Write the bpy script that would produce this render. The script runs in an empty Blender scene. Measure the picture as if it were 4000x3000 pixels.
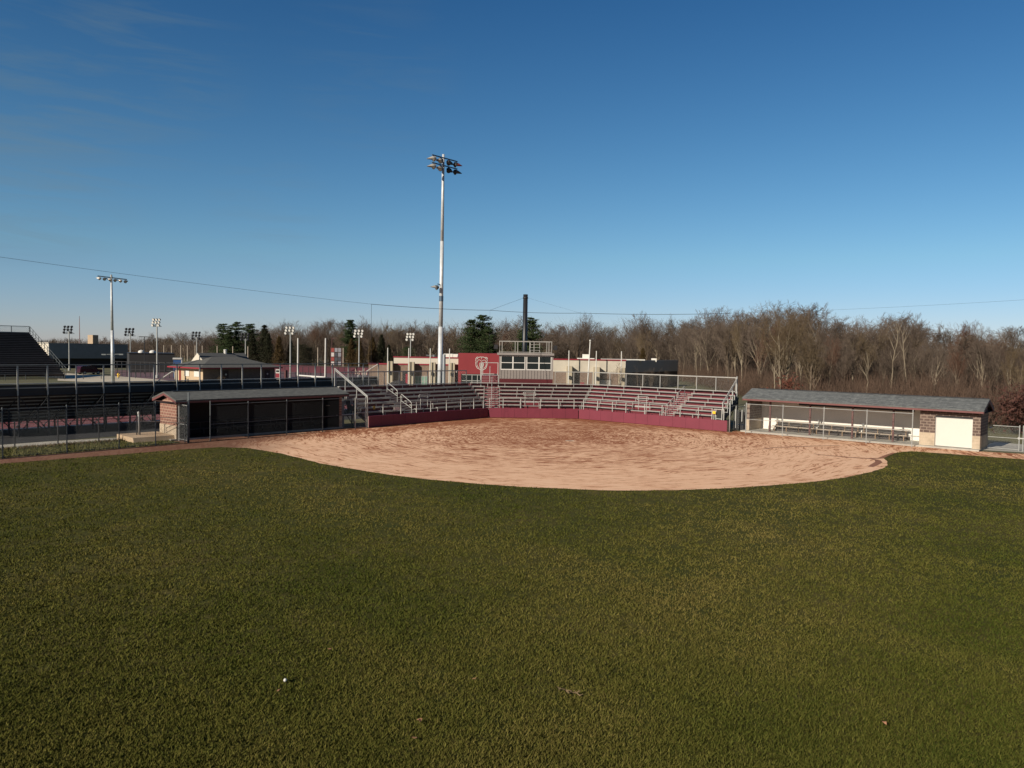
import bpy, math, random
import numpy as np
from mathutils import Vector, Matrix
S = bpy.context.scene
COL = S.collection
RND = random.Random(11)
rad = math.radians

# ---------------------------------------------------------------- camera resection (from the survey of the place)
FPX, HYP, H_CAM = 3043.0, 1365.0, 6.4
ROLL = math.atan(0.0155)
PITCH = math.atan((1500 - HYP) / FPX)
_cr, _sr, _ct, _st = math.cos(ROLL), math.sin(ROLL), math.cos(PITCH), math.sin(PITCH)

def ray(px, py):
    a, b = (px - 2000) / FPX, (1500 - py) / FPX
    a2, b2 = a * _cr - b * _sr, a * _sr + b * _cr
    return (a2, _ct + b2 * _st, -_st + b2 * _ct)

def gnd(px, py, z=0.0):
    d = ray(px, py); t = (z - H_CAM) / d[2]
    return (d[0] * t, d[1] * t)

def at(px, py, Y):
    d = ray(px, py); t = Y / d[1]
    return Vector((d[0] * t, Y, H_CAM + d[2] * t))

def zat(px, py, Y):
    return at(px, py, Y).z

cam = bpy.data.cameras.new('camera')
cam.sensor_width = 36.0
cam.lens = 36.0 * FPX / 4000.0
cam.clip_start = 0.1
cam.clip_end = 6000
camo = bpy.data.objects.new('camera', cam)
COL.objects.link(camo)
_u = Vector((0, _st, _ct)); _r = Vector((1, 0, 0)); _f = Vector((0, _ct, -_st))
_X = _r * _cr + _u * _sr; _Y = -_r * _sr + _u * _cr; _Z = -_f
camo.matrix_world = Matrix(((_X.x, _Y.x, _Z.x, 0), (_X.y, _Y.y, _Z.y, 0), (_X.z, _Y.z, _Z.z, H_CAM), (0, 0, 0, 1)))
S.camera = camo

class Fr:
    """a plan frame: u along a wall line, v square to it (away from the field), z up"""
    def __init__(s, o, ang):
        s.o = o; s.a = rad(ang); s.deg = ang
        s.e = (math.cos(s.a), math.sin(s.a)); s.n = (-s.e[1], s.e[0])
    def w(s, u, v, z=0.0):
        return Vector((s.o[0] + u * s.e[0] + v * s.n[0], s.o[1] + u * s.e[1] + v * s.n[1], z))
    def on(s, px, py, v=0.0):
        d = ray(px, py); o = (s.o[0] + v * s.n[0], s.o[1] + v * s.n[1])
        t = (o[0] * s.n[0] + o[1] * s.n[1]) / (d[0] * s.n[0] + d[1] * s.n[1])
        x, y = d[0] * t, d[1] * t
        return ((x - o[0]) * s.e[0] + (y - o[1]) * s.e[1], H_CAM + d[2] * t)

# ---------------------------------------------------------------- mesh helpers
ORG = {}

class MB:
    def __init__(s): s.v = []; s.f = []
    def add(s, vs, fs):
        b = len(s.v); s.v.extend(tuple(p) for p in vs); s.f.extend(tuple(b + i for i in f) for f in fs)
    def hexa(s, p):
        s.add(p, [(3, 2, 1, 0), (4, 5, 6, 7), (0, 1, 5, 4), (1, 2, 6, 5), (2, 3, 7, 6), (3, 0, 4, 7)])
    def box(s, fr, u0, u1, v0, v1, z0, z1):
        s.hexa([fr.w(u0, v0, z0), fr.w(u1, v0, z0), fr.w(u1, v1, z0), fr.w(u0, v1, z0),
                fr.w(u0, v0, z1), fr.w(u1, v0, z1), fr.w(u1, v1, z1), fr.w(u0, v1, z1)])
    def beam(s, p, q, w, h=None, up=(0, 0, 1)):
        p, q = Vector(p), Vector(q); h = w if h is None else h
        d = (q - p).normalized(); up = Vector(up)
        if abs(d.dot(up)) > .99: up = Vector((0.7, 0.7, 0))
        x = d.cross(up).normalized() * (w / 2); y = x.cross(d).normalized() * (h / 2)
        s.hexa([p - x - y, p + x - y, p + x + y, p - x + y, q - x - y, q + x - y, q + x + y, q - x + y])
    def tube(s, p, q, r, r2=None, n=6, caps=True):
        p, q = Vector(p), Vector(q); r2 = r if r2 is None else r2
        d = (q - p)
        if d.length < 1e-6: return
        d.normalize(); a = Vector((0, 0, 1)) if abs(d.z) < .9 else Vector((1, 0, 0))
        x = d.cross(a).normalized(); y = d.cross(x)
        b = len(s.v)
        for c, rr in ((p, r), (q, r2)):
            for i in range(n):
                t = 2 * math.pi * i / n
                s.v.append(tuple(c + x * (rr * math.cos(t)) + y * (rr * math.sin(t))))
        for i in range(n):
            j = (i + 1) % n
            s.f.append((b + i, b + j, b + n + j, b + n + i))
        if caps:
            s.f.append(tuple(b + i for i in reversed(range(n)))); s.f.append(tuple(b + n + i for i in range(n)))
    def path(s, pts, r, n=6):
        for a, b in zip(pts, pts[1:]): s.tube(a, b, r, r, n)
    def poly(s, pts): s.add(pts, [tuple(range(len(pts)))])
    def prism(s, pts, off):
        """closed solid: polygon pts swept by the vector off"""
        n = len(pts); off = Vector(off)
        vs = [Vector(p) for p in pts] + [Vector(p) + off for p in pts]
        s.add(vs, [tuple(reversed(range(n))), tuple(range(n, 2 * n))] + [(i, (i + 1) % n, n + (i + 1) % n, n + i) for i in range(n)])
    def lathe(s, c, prof, n=12):
        b = len(s.v); c = Vector(c)
        for r, z in prof:
            for i in range(n):
                t = 2 * math.pi * i / n
                s.v.append((c.x + r * math.cos(t), c.y + r * math.sin(t), c.z + z))
        for k in range(len(prof) - 1):
            for i in range(n):
                j = (i + 1) % n
                s.f.append((b + k * n + i, b + k * n + j, b + (k + 1) * n + j, b + (k + 1) * n + i))
        s.f.append(tuple(b + (len(prof) - 1) * n + i for i in range(n)))
    def build(s, name, mat, parent=None, smooth=False):
        o = Vector((0, 0, 0)) if parent is None else ORG.get(parent.name, Vector((0, 0, 0)))
        me = bpy.data.meshes.new(name)
        me.from_pydata([(a - o.x, b - o.y, c - o.z) for a, b, c in s.v], [], s.f)
        me.materials.append(mat)
        if smooth:
            me.polygons.foreach_set('use_smooth', [True] * len(me.polygons))
        me.update()
        ob = bpy.data.objects.new(name, me); COL.objects.link(ob)
        if parent is not None:
            ob.parent = parent; ORG[ob.name] = o
        return ob

def tag(o, label=None, cat=None, group=None, kind=None):
    if label: o['label'] = label
    if cat: o['category'] = cat
    if group: o['group'] = group
    if kind: o['kind'] = kind
    return o

def thing(name, label, cat, loc=(0, 0, 0), group=None):
    o = bpy.data.objects.new(name, None); COL.objects.link(o)
    o.empty_display_size = .2
    o.location = loc; ORG[o.name] = Vector(loc)
    return tag(o, label, cat, group)

def copy_tree(o, parent=None):
    c = o.copy(); COL.objects.link(c)
    if parent is not None: c.parent = parent
    for ch in list(o.children): copy_tree(ch, c)
    return c

# ---------------------------------------------------------------- materials
def newmat(name):
    m = bpy.data.materials.new(name); m.use_nodes = True
    nt = m.node_tree
    return m, nt, nt.nodes['Principled BSDF']

def node(nt, typ, **kw):
    n = nt.nodes.new(typ)
    for k, v in kw.items(): setattr(n, k, v)
    return n

def mathn(nt, op, a, b=None, c=None, clamp=False):
    n = node(nt, 'ShaderNodeMath', operation=op, use_clamp=clamp)
    for i, x in enumerate((a, b, c)):
        if x is None: continue
        if isinstance(x, (int, float)): n.inputs[i].default_value = x
        else: nt.links.new(x, n.inputs[i])
    return n.outputs[0]

def mixc(nt, fac, a, b, blend='MIX'):
    n = node(nt, 'ShaderNodeMix', data_type='RGBA', blend_type=blend)
    for idx, x in ((0, fac), (6, a), (7, b)):
        if isinstance(x, (int, float)): n.inputs[idx].default_value = x
        elif isinstance(x, tuple): n.inputs[idx].default_value = (*x[:3], 1)
        else: nt.links.new(x, n.inputs[idx])
    return n.outputs[2]

def ramp(nt, fac, stops):
    n = node(nt, 'ShaderNodeValToRGB')
    while len(n.color_ramp.elements) < len(stops): n.color_ramp.elements.new(.5)
    for e, (p, c) in zip(n.color_ramp.elements, stops):
        e.position = p; e.color = (*c, 1) if len(c) == 3 else c
    nt.links.new(fac, n.inputs[0])
    return n.outputs[0]

def position(nt):
    return node(nt, 'ShaderNodeNewGeometry').outputs['Position']

def noise(nt, vec, scale, detail=4.0, rough=.55, dist=0.0):
    n = node(nt, 'ShaderNodeTexNoise')
    n.inputs['Scale'].default_value = scale; n.inputs['Detail'].default_value = detail
    n.inputs['Roughness'].default_value = rough; n.inputs['Distortion'].default_value = dist
    if vec is not None: nt.links.new(vec, n.inputs['Vector'])
    return n.outputs['Fac']

def dirt_wear(nt, b, col, amt=.25, scale=1.2):
    """uneven weathering: soft blotches plus fine grain on a base colour"""
    P = position(nt)
    n1 = noise(nt, P, scale, 5, .6); n2 = noise(nt, P, scale * 14, 3, .6)
    f = mathn(nt, 'ADD', mathn(nt, 'MULTIPLY', n1, .65), mathn(nt, 'MULTIPLY', n2, .35))
    lo = tuple(c * (1 - amt) for c in col); hi = tuple(min(.95, c * (1 + amt * .7)) for c in col)
    c = ramp(nt, f, [(.32, lo), (.68, hi)])
    nt.links.new(c, b.inputs['Base Color'])
    return c

def plain(name, col, rough=.6, metal=0.0, amt=.18, scale=1.0, spec=.5):
    m, nt, b = newmat(name)
    b.inputs['Roughness'].default_value = rough; b.inputs['Metallic'].default_value = metal
    b.inputs['Specular IOR Level'].default_value = spec
    dirt_wear(nt, b, col, amt, scale)
    return m

def wallcoord(nt, ang):
    """(distance along a wall at the given plan angle, height, 0)"""
    P = position(nt)
    d = node(nt, 'ShaderNodeVectorMath', operation='DOT_PRODUCT')
    nt.links.new(P, d.inputs[0]); d.inputs[1].default_value = (math.cos(rad(ang)), math.sin(rad(ang)), 0)
    sp = node(nt, 'ShaderNodeSeparateXYZ'); nt.links.new(P, sp.inputs[0])
    cb = node(nt, 'ShaderNodeCombineXYZ')
    nt.links.new(d.outputs['Value'], cb.inputs[0]); nt.links.new(sp.outputs[2], cb.inputs[1])
    return cb.outputs[0], d.outputs['Value'], sp.outputs[2]

def brick(name, ang, c1, c2, mortar, bw=.4, bh=.2, ms=.012, bump=.3):
    m, nt, b = newmat(name)
    v, _, _ = wallcoord(nt, ang)
    t = node(nt, 'ShaderNodeTexBrick')
    nt.links.new(v, t.inputs['Vector'])
    for k, c in (('Color1', c1), ('Color2', c2), ('Mortar', mortar)): t.inputs[k].default_value = (*c, 1)
    t.inputs['Scale'].default_value = 1; t.inputs['Mortar Size'].default_value = ms
    t.inputs['Brick Width'].default_value = bw; t.inputs['Row Height'].default_value = bh; t.inputs['Bias'].default_value = 0
    n = noise(nt, position(nt), 3, 5)
    c = mixc(nt, .35, t.outputs['Color'], ramp(nt, n, [(.3, tuple(x * .6 for x in c1)), (.7, tuple(min(.9, x * 1.35) for x in c2))]))
    nt.links.new(c, b.inputs['Base Color']); b.inputs['Roughness'].default_value = .9
    bp = node(nt, 'ShaderNodeBump'); bp.inputs['Strength'].default_value = bump; bp.inputs['Distance'].default_value = .01
    nt.links.new(mathn(nt, 'SUBTRACT', 1.0, t.outputs['Fac']), bp.inputs['Height']); nt.links.new(bp.outputs[0], b.inputs['Normal'])
    return m

def shingle(name, ang, cols):
    m, nt, b = newmat(name)
    v, _, z = wallcoord(nt, ang)
    mp = node(nt, 'ShaderNodeMapping'); mp.inputs['Scale'].default_value = (1, 3.2, 1); nt.links.new(v, mp.inputs[0])
    t = node(nt, 'ShaderNodeTexBrick'); nt.links.new(mp.outputs[0], t.inputs['Vector'])
    for k, c in (('Color1', cols[0]), ('Color2', cols[1]), ('Mortar', cols[2])): t.inputs[k].default_value = (*c, 1)
    t.inputs['Scale'].default_value = 1; t.inputs['Mortar Size'].default_value = .012
    t.inputs['Brick Width'].default_value = .42; t.inputs['Row Height'].default_value = .17; t.inputs['Bias'].default_value = -.1
    mp2 = node(nt, 'ShaderNodeMapping'); mp2.inputs['Scale'].default_value = (2.2, 9, 1); nt.links.new(v, mp2.inputs[0])
    n = noise(nt, mp2.outputs[0], 1.3, 4, .6)
    c = mixc(nt, .55, t.outputs['Color'], ramp(nt, n, [(.3, cols[2]), (.5, cols[0]), (.7, cols[1])]))
    nt.links.new(c, b.inputs['Base Color']); b.inputs['Roughness'].default_value = .95
    return m

def ribbed(name, ang, col, pitch=.3, depth=.6, horizontal=False):
    """profiled sheet: ribs made by a bump"""
    m, nt, b = newmat(name)
    _, u, z = wallcoord(nt, ang)
    x = z if horizontal else u
    w = mathn(nt, 'PINGPONG', mathn(nt, 'DIVIDE', x, pitch), .5)
    dirt_wear(nt, b, col, .15, 1.0)
    bp = node(nt, 'ShaderNodeBump'); bp.inputs['Strength'].default_value = depth; bp.inputs['Distance'].default_value = .03
    nt.links.new(mathn(nt, 'SMOOTH_MIN', w, .3, .1), bp.inputs['Height']); nt.links.new(bp.outputs[0], b.inputs['Normal'])
    b.inputs['Roughness'].default_value = .55
    return m

MT = {}
MT['alu'] = plain('aluminium plank', (.37, .36, .335), .45, .25, .18, 2)
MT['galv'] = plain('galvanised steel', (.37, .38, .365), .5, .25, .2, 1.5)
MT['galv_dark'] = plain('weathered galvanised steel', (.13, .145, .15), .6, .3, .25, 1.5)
MT['white_rail'] = plain('pale painted rail', (.43, .43, .405), .45, .1, .12, 2)
MT['white'] = plain('white paint', (.62, .61, .57), .5, 0, .08, 2)
MT['pad'] = plain('maroon vinyl pad', (.170, .026, .045), .55, 0, .10, 1.5)
MT['riser'] = plain('red riser board', (.125, .014, .022), .5, 0, .18, 2)
MT['red_wall'] = plain('red panel', (.235, .024, .030), .6, 0, .10, .6)
MT['red_trim'] = plain('red trim', (.25, .02, .035), .5, 0, .1, 1)
MT['fascia'] = plain('maroon fascia board', (.155, .055, .052), .6, 0, .18, 2)
MT['maroon_steel'] = plain('maroon painted post', (.10, .036, .033), .5, 0, .2, 2)
MT['black'] = plain('black painted steel', (.022, .022, .025), .5, 0, .3, 2)
MT['black_plastic'] = plain('black cabinet', (.012, .012, .013), .6, 0, .3, 2)
MT['dark_steel'] = plain('dark weathered steel', (.035, .038, .043), .6, .2, .3, 1.5)
MT['bench_dark'] = plain('dull bleacher plank', (.19, .175, .17), .55, .2, .35, 1.5)
MT['seat_dark'] = plain('dark stadium seat', (.050, .034, .036), .7, 0, .3, .5)
MT['concrete'] = plain('concrete', (.38, .36, .31), .9, 0, .22, .6)
MT['pale_concrete'] = plain('pale concrete', (.44, .41, .34), .9, 0, .2, .35)
MT['cream'] = plain('cream metal panel', (.58, .53, .44), .7, 0, .05, .3)
MT['offwhite'] = plain('off white wall', (.76, .73, .66), .8, 0, .08, .8)
MT['tan_wall'] = plain('tan stucco', (.46, .35, .23), .85, 0, .1, .6)
MT['wood_plank'] = plain('weathered wood', (.40, .34, .27), .8, 0, .25, 3)
MT['yellow'] = plain('yellow plastic', (.80, .50, .02), .5, 0, .06, 3)
MT['dark_metal_wall'] = ribbed('dark blue grey metal siding', 49.3, (.21, .23, .235), .5, .3, True)
MT['black_wall'] = plain('near black wall', (.035, .035, .036), .8, 0, .2, .4)
MT['blue'] = plain('blue plastic', (.04, .10, .26), .5, 0, .15, 2)
MT['car_paint'] = plain('dark red car paint', (.045, .004, .007), .25, .2, .1, 1)
MT['tyre'] = plain('tyre rubber', (.02, .02, .02), .9)
MT['lamp_face'] = plain('lamp reflector', (.60, .59, .55), .25, 0, .04, 2)
MT['lamp_body'] = plain('lamp housing', (.46, .43, .38), .45, .3, .2, 3)
MT['lamp_dark'] = plain('dark lamp housing', (.03, .03, .034), .5, .2, .2, 3)
MT['lamp_red'] = plain('rust red visor', (.26, .05, .04), .5, .1, .2, 3)
MT['arm_blue'] = plain('grey blue arm', (.09, .13, .18), .5, .3, .2, 2)
MT['leaf'] = plain('dead leaf', (.30, .15, .075), .8, 0, .3, 9)

def glass(name, col=(.015, .02, .022)):
    m, nt, b = newmat(name)
    b.inputs['Base Color'].default_value = (*col, 1); b.inputs['Roughness'].default_value = .08
    b.inputs['Specular IOR Level'].default_value = .6
    return m
MT['glass'] = glass('dark window glass')
MT['glass_green'] = glass('pale green glazing', (.20, .33, .26))
# ================================================================ field frames
PADL, PAD1, PAD2, PADR = gnd(1441, 1671), gnd(1908, 1632), gnd(2259.5, 1636.7), gnd(2839, 1688)
_ang = lambda a, b: math.degrees(math.atan2(b[1] - a[1], b[0] - a[0]))
LW, MW, RW = Fr(PADL, _ang(PADL, PAD1)), Fr(PAD1, _ang(PAD1, PAD2)), Fr(PAD2, _ang(PAD2, PADR))
LFN = Fr(gnd(737, 1730), 49.6)            # left field fence line and the front fence of the left dugout
RFN = Fr(gnd(2910, 1693), -39.1)          # front fence of the right dugout
LD = Fr(gnd(691, 1715, .12), 47.6)        # left dugout front
RD = Fr(gnd(2917, 1681, .1), -40.6)       # right dugout front

# ================================================================ world, sun
SUN_HEAD, SUN_EL = 45.6, 27.5             # the light travels towards plan angle SUN_HEAD
W = bpy.data.worlds.new('World'); S.world = W; W.use_nodes = True
nt = W.node_tree; bg = nt.nodes['Background']
sky = node(nt, 'ShaderNodeTexSky', sky_type='NISHITA'); sky.sun_disc = False
sky.sun_elevation = rad(SUN_EL); sky.sun_rotation = rad(90 - (SUN_HEAD + 180)) % (2 * math.pi)
sky.altitude = 200; sky.air_density = 1.0; sky.dust_density = .1; sky.ozone_density = 3.2
# thin streaks of high cirrus, very faint
tc = node(nt, 'ShaderNodeTexCoord')
mp = node(nt, 'ShaderNodeMapping'); mp.inputs['Scale'].default_value = (5.5, 5.5, 48); mp.inputs['Rotation'].default_value = (0, rad(7), 0)
nt.links.new(tc.outputs['Generated'], mp.inputs[0])
c1 = noise(nt, mp.outputs[0], 1.0, 6, .6, .6)
cm = None
for (cx_, cy_, wd_, am_) in ((470, 215, 9, 1.0), (60, 560, 9, 1.1), (1450, 270, 7, .5), (1050, 830, 5, .5), (150, 300, 5, .6)):
    d_ = Vector(ray(cx_, cy_)).normalized()
    dn = node(nt, 'ShaderNodeVectorMath', operation='DOT_PRODUCT'); nt.links.new(tc.outputs['Generated'], dn.inputs[0]); dn.inputs[1].default_value = d_
    mr = node(nt, 'ShaderNodeMapRange', interpolation_type='SMOOTHSTEP'); nt.links.new(dn.outputs['Value'], mr.inputs[0])
    mr.inputs[1].default_value = math.cos(rad(wd_)); mr.inputs[2].default_value = 1.0; mr.inputs[4].default_value = am_
    cm = mr.outputs[0] if cm is None else mathn(nt, 'MAXIMUM', cm, mr.outputs[0])
cf = mathn(nt, 'MULTIPLY', mathn(nt, 'SUBTRACT', c1, .46, clamp=True), cm)
cf = mathn(nt, 'MULTIPLY', cf, 1.25, clamp=True)
skyc = mixc(nt, cf, sky.outputs[0], (2.6, 2.9, 3.1))
hs = node(nt, 'ShaderNodeHueSaturation'); hs.inputs['Saturation'].default_value = 1.13; hs.inputs['Hue'].default_value = .5
spz = node(nt, 'ShaderNodeSeparateXYZ'); nt.links.new(tc.outputs['Generated'], spz.inputs[0])
low = mathn(nt, 'SUBTRACT', 1.0, mathn(nt, 'MULTIPLY', spz.outputs[2], 3.2), clamp=True)
tint = mixc(nt, mathn(nt, 'POWER', low, 2.0), mixc(nt, mathn(nt, 'MULTIPLY', mathn(nt, 'SUBTRACT', spz.outputs[2], .12, clamp=True), 3.2, clamp=True), (.86, 1.02, 1.02), (.58, .76, .90)), (.80, .86, 1.02))
vlow = mathn(nt, 'SUBTRACT', 1.0, mathn(nt, 'MULTIPLY', spz.outputs[2], 9.0), clamp=True)
tint = mixc(nt, vlow, tint, (.78, .84, 1.18))
skyc = mixc(nt, 1.0, skyc, tint, 'MULTIPLY')
# sky behind the camera darkened to cut the fill light on shaded faces
bk = node(nt, 'ShaderNodeMapRange', interpolation_type='SMOOTHSTEP'); nt.links.new(spz.outputs[1], bk.inputs[0])
bk.inputs[1].default_value = .25; bk.inputs[2].default_value = -.45; bk.inputs[3].default_value = 0; bk.inputs[4].default_value = 1
skyc = mixc(nt, bk.outputs[0], skyc, mixc(nt, 1.0, skyc, (.34, .34, .36), 'MULTIPLY'))
nt.links.new(skyc, hs.inputs['Color'])
nt.links.new(hs.outputs[0], bg.inputs[0]); bg.inputs[1].default_value = .072

sl = bpy.data.lights.new('sun', 'SUN'); sl.energy = 5.0; sl.angle = rad(.5); sl.color = (1.0, .90, .76)
so = bpy.data.objects.new('sun', sl); COL.objects.link(so)
sd = Vector((math.cos(rad(SUN_HEAD)) * math.cos(rad(SUN_EL)), math.sin(rad(SUN_HEAD)) * math.cos(rad(SUN_EL)), -math.sin(rad(SUN_EL))))
so.rotation_euler = sd.to_track_quat('-Z', 'Y').to_euler(); so.location = (-60, -60, 60)
S.view_settings.view_transform = 'Standard'; S.view_settings.look = 'None'
S.view_settings.exposure = 0.22; S.view_settings.gamma = 1.0

# ================================================================ ground sheets
def sheet(name, pts, z, mat, kind='structure'):
    mb = MB(); mb.poly([(p[0], p[1], z) for p in pts])
    return tag(mb.build(name, mat), kind=kind)

m, nt, b = newmat('rough ground')
P = position(nt)
c = ramp(nt, noise(nt, P, .12, 7, .6), [(.3, (.10, .075, .038)), (.5, (.085, .085, .033)), (.7, (.14, .115, .055))])
nt.links.new(c, b.inputs['Base Color']); b.inputs['Roughness'].default_value = .95
sheet('ground', [(-3000, -600), (3000, -600), (3000, 3500), (-3000, 3500)], 0, m)

# mown outfield: soil and thatch under the blades
m, nt, b = newmat('outfield grass')
P = position(nt)
n1 = noise(nt, P, .16, 4, .6); n2 = noise(nt, P, 1.5, 4, .65); n3 = noise(nt, P, 14, 3, .7)
f = mathn(nt, 'ADD', mathn(nt, 'ADD', mathn(nt, 'MULTIPLY', n1, .40), mathn(nt, 'MULTIPLY', n2, .35)), mathn(nt, 'MULTIPLY', n3, .25))
c = ramp(nt, f, [(.36, (.034, .042, .008)), (.5, (.058, .056, .013)), (.62, (.095, .076, .024))])
nt.links.new(c, b.inputs['Base Color']); b.inputs['Roughness'].default_value = .95
b.inputs['Specular IOR Level'].default_value = .1
bp = node(nt, 'ShaderNodeBump'); bp.inputs['Strength'].default_value = .6; bp.inputs['Distance'].default_value = .05
nt.links.new(n3, bp.inputs['Height']); nt.links.new(bp.outputs[0], b.inputs['Normal'])
GRASS = m
sheet('outfield_grass', [(-44, 2), (52, 2), (52, 30)] + [tuple(RD.w(u, -.3).xy) for u in (22, 0)] + [tuple(LFN.w(u, -.02).xy) for u in (0, -30)], .004, m)

# skinned infield dirt
EDGE = [(-420, 1846), (0, 1812), (350, 1785), (700, 1757), (860, 1747), (963, 1750), (1014, 1758), (1090, 1770), (1172, 1790), (1254, 1811), (1343, 1826.6),
        (1438, 1842), (1533, 1857), (1660, 1872), (1850, 1889), (2039, 1902), (2300, 1913.5), (2434, 1917), (2643, 1914.6), (2833, 1908), (3023, 1895.6), (3181, 1881.7),
        (3308, 1864.6), (3403, 1843.7), (3453, 1828), (3468, 1816.5), (3463, 1801), (3450, 1790), (3462, 1780), (3504, 1768), (3561, 1763), (3734, 1775), (4000, 1795), (4340, 1821)]
edge_pts = []
_er = random.Random(5)
for (a, b2) in zip(EDGE, EDGE[1:]):
    p, q = Vector(gnd(*a)).to_2d(), Vector(gnd(*b2)).to_2d()
    n = max(1, int((q - p).length / .35))
    for i in range(n):
        t = i / n; k = p.lerp(q, t)
        edge_pts.append((k.x + _er.uniform(-.035, .035), k.y + _er.uniform(-.035, .035)))
edge_pts.append(gnd(*EDGE[-1]))
back = [gnd(4340, 1792), RD.w(16.7, -.25), RD.w(-1.0, -.25), RW.w(15.2, .3), RW.w(0, .3), MW.w(0, .3), LW.w(-1.5, .3), LD.w(13.2, -.05), LD.w(-.4, -.05), LFN.w(-1.2, .05), LFN.w(-13, .05), LFN.w(-24, .05)]
m, nt, b = newmat('infield dirt')
P = position(nt)
CX, CY = 2.6, 58.5
sp = node(nt, 'ShaderNodeSeparateXYZ'); nt.links.new(P, sp.inputs[0])
dx = mathn(nt, 'SUBTRACT', sp.outputs[0], CX); dy = mathn(nt, 'SUBTRACT', sp.outputs[1], CY)
r = mathn(nt, 'SQRT', mathn(nt, 'ADD', mathn(nt, 'MULTIPLY', dx, dx), mathn(nt, 'MULTIPLY', mathn(nt, 'MULTIPLY', dy, dy), 1.0)))
th = mathn(nt, 'ARCTAN2', dx, mathn(nt, 'MULTIPLY', dy, -1.0))        # seam behind home plate
cb = node(nt, 'ShaderNodeCombineXYZ')
wob = noise(nt, P, .12, 3, .5)
rw = mathn(nt, 'ADD', r, mathn(nt, 'MULTIPLY', mathn(nt, 'SUBTRACT', wob, .5), 5.0))
nt.links.new(mathn(nt, 'MULTIPLY', rw, 5.4), cb.inputs[0]); nt.links.new(mathn(nt, 'MULTIPLY', th, 11.0), cb.inputs[1])
streak = noise(nt, cb.outputs[0], 1.0, 9, .74, .2)
cb2 = node(nt, 'ShaderNodeCombineXYZ')
nt.links.new(mathn(nt, 'MULTIPLY', rw, .75), cb2.inputs[0]); nt.links.new(mathn(nt, 'MULTIPLY', th, 1.6), cb2.inputs[1])
band = noise(nt, cb2.outputs[0], 1.0, 3, .55, .2)
grain = noise(nt, P, 9, 4, .7); blot = noise(nt, P, .22, 4, .6)
# damp: round the pitching circle, and behind home along the wall
def smooth(x, a, b_):
    n = node(nt, 'ShaderNodeMapRange', interpolation_type='SMOOTHSTEP')
    nt.links.new(x, n.inputs[0]); n.inputs[1].default_value = a; n.inputs[2].default_value = b_
    return n.outputs[0]
damp1 = mathn(nt, 'SUBTRACT', 1.0, smooth(r, 3.0, 12.0))
damp2 = smooth(mathn(nt, 'ADD', sp.outputs[1], mathn(nt, 'MULTIPLY', mathn(nt, 'SUBTRACT', blot, .5), 9)), 60.5, 68.0)
# the drier edges
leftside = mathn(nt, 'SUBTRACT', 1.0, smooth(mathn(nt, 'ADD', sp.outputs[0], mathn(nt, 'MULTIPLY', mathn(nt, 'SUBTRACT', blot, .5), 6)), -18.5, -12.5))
# third base side foul ground: distance from the left dugout fence
dl = node(nt, 'ShaderNodeVectorMath', operation='DOT_PRODUCT'); nt.links.new(P, dl.inputs[0]); dl.inputs[1].default_value = (LFN.n[0], LFN.n[1], 0)
sl_ = mathn(nt, 'SUBTRACT', dl.outputs['Value'], LFN.o[0] * LFN.n[0] + LFN.o[1] * LFN.n[1])
foul = smooth(mathn(nt, 'ADD', sl_, mathn(nt, 'MULTIPLY', mathn(nt, 'SUBTRACT', blot, .5), 4)), -4.6, -2.0)
dr = node(nt, 'ShaderNodeVectorMath', operation='DOT_PRODUCT'); nt.links.new(P, dr.inputs[0]); dr.inputs[1].default_value = (RFN.n[0], RFN.n[1], 0)
sr_ = mathn(nt, 'SUBTRACT', dr.outputs['Value'], RFN.o[0] * RFN.n[0] + RFN.o[1] * RFN.n[1])
foulr = smooth(mathn(nt, 'ADD', sr_, mathn(nt, 'MULTIPLY', mathn(nt, 'SUBTRACT', blot, .5), 5)), -3.2, -.6)
v = mathn(nt, 'ADD', mathn(nt, 'ADD', mathn(nt, 'MULTIPLY', streak, 1.15), -.215), mathn(nt, 'MULTIPLY', band, .22))
v = mathn(nt, 'ADD', v, mathn(nt, 'MULTIPLY', grain, .08))
# drag mat lines: narrow dark rings, broken up
cb3 = node(nt, 'ShaderNodeCombineXYZ')
nt.links.new(mathn(nt, 'MULTIPLY', rw, 2.6), cb3.inputs[0]); nt.links.new(mathn(nt, 'MULTIPLY', th, 1.1), cb3.inputs[1]); cb3.inputs[2].default_value = 7.3
rings = noise(nt, cb3.outputs[0], 1.0, 2, .5)
rmask = smooth(noise(nt, P, .30, 4, .6), .44, .62)
rl = mathn(nt, 'SUBTRACT', 1.0, smooth(mathn(nt, 'ABSOLUTE', mathn(nt, 'SUBTRACT', rings, .5)), .0, .045))
v = mathn(nt, 'SUBTRACT', v, mathn(nt, 'MULTIPLY', mathn(nt, 'MULTIPLY', rl, rmask), .085))
mid_ = noise(nt, P, 1.7, 6, .7)
v = mathn(nt, 'ADD', v, mathn(nt, 'MULTIPLY', mathn(nt, 'SUBTRACT', mid_, .5), .30))
v = mathn(nt, 'ADD', v, mathn(nt, 'MULTIPLY', mathn(nt, 'SUBTRACT', blot, .5), .22))
v = mathn(nt, 'SUBTRACT', v, mathn(nt, 'MULTIPLY', damp1, .085))
v = mathn(nt, 'SUBTRACT', v, mathn(nt, 'MULTIPLY', damp2, .055))
v = mathn(nt, 'SUBTRACT', v, mathn(nt, 'MULTIPLY', mathn(nt, 'MAXIMUM', foul, foulr), .10))
edge_dry = smooth(r, 14.5, 19.0)
v = mathn(nt, 'ADD', v, mathn(nt, 'MULTIPLY', edge_dry, .06))
c = ramp(nt, v, [(.34, (.265, .098, .046)), (.425, (.34, .138, .068)), (.47, (.56, .31, .18)), (.54, (.74, .455, .285)), (.70, (.79, .515, .335))])
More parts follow.
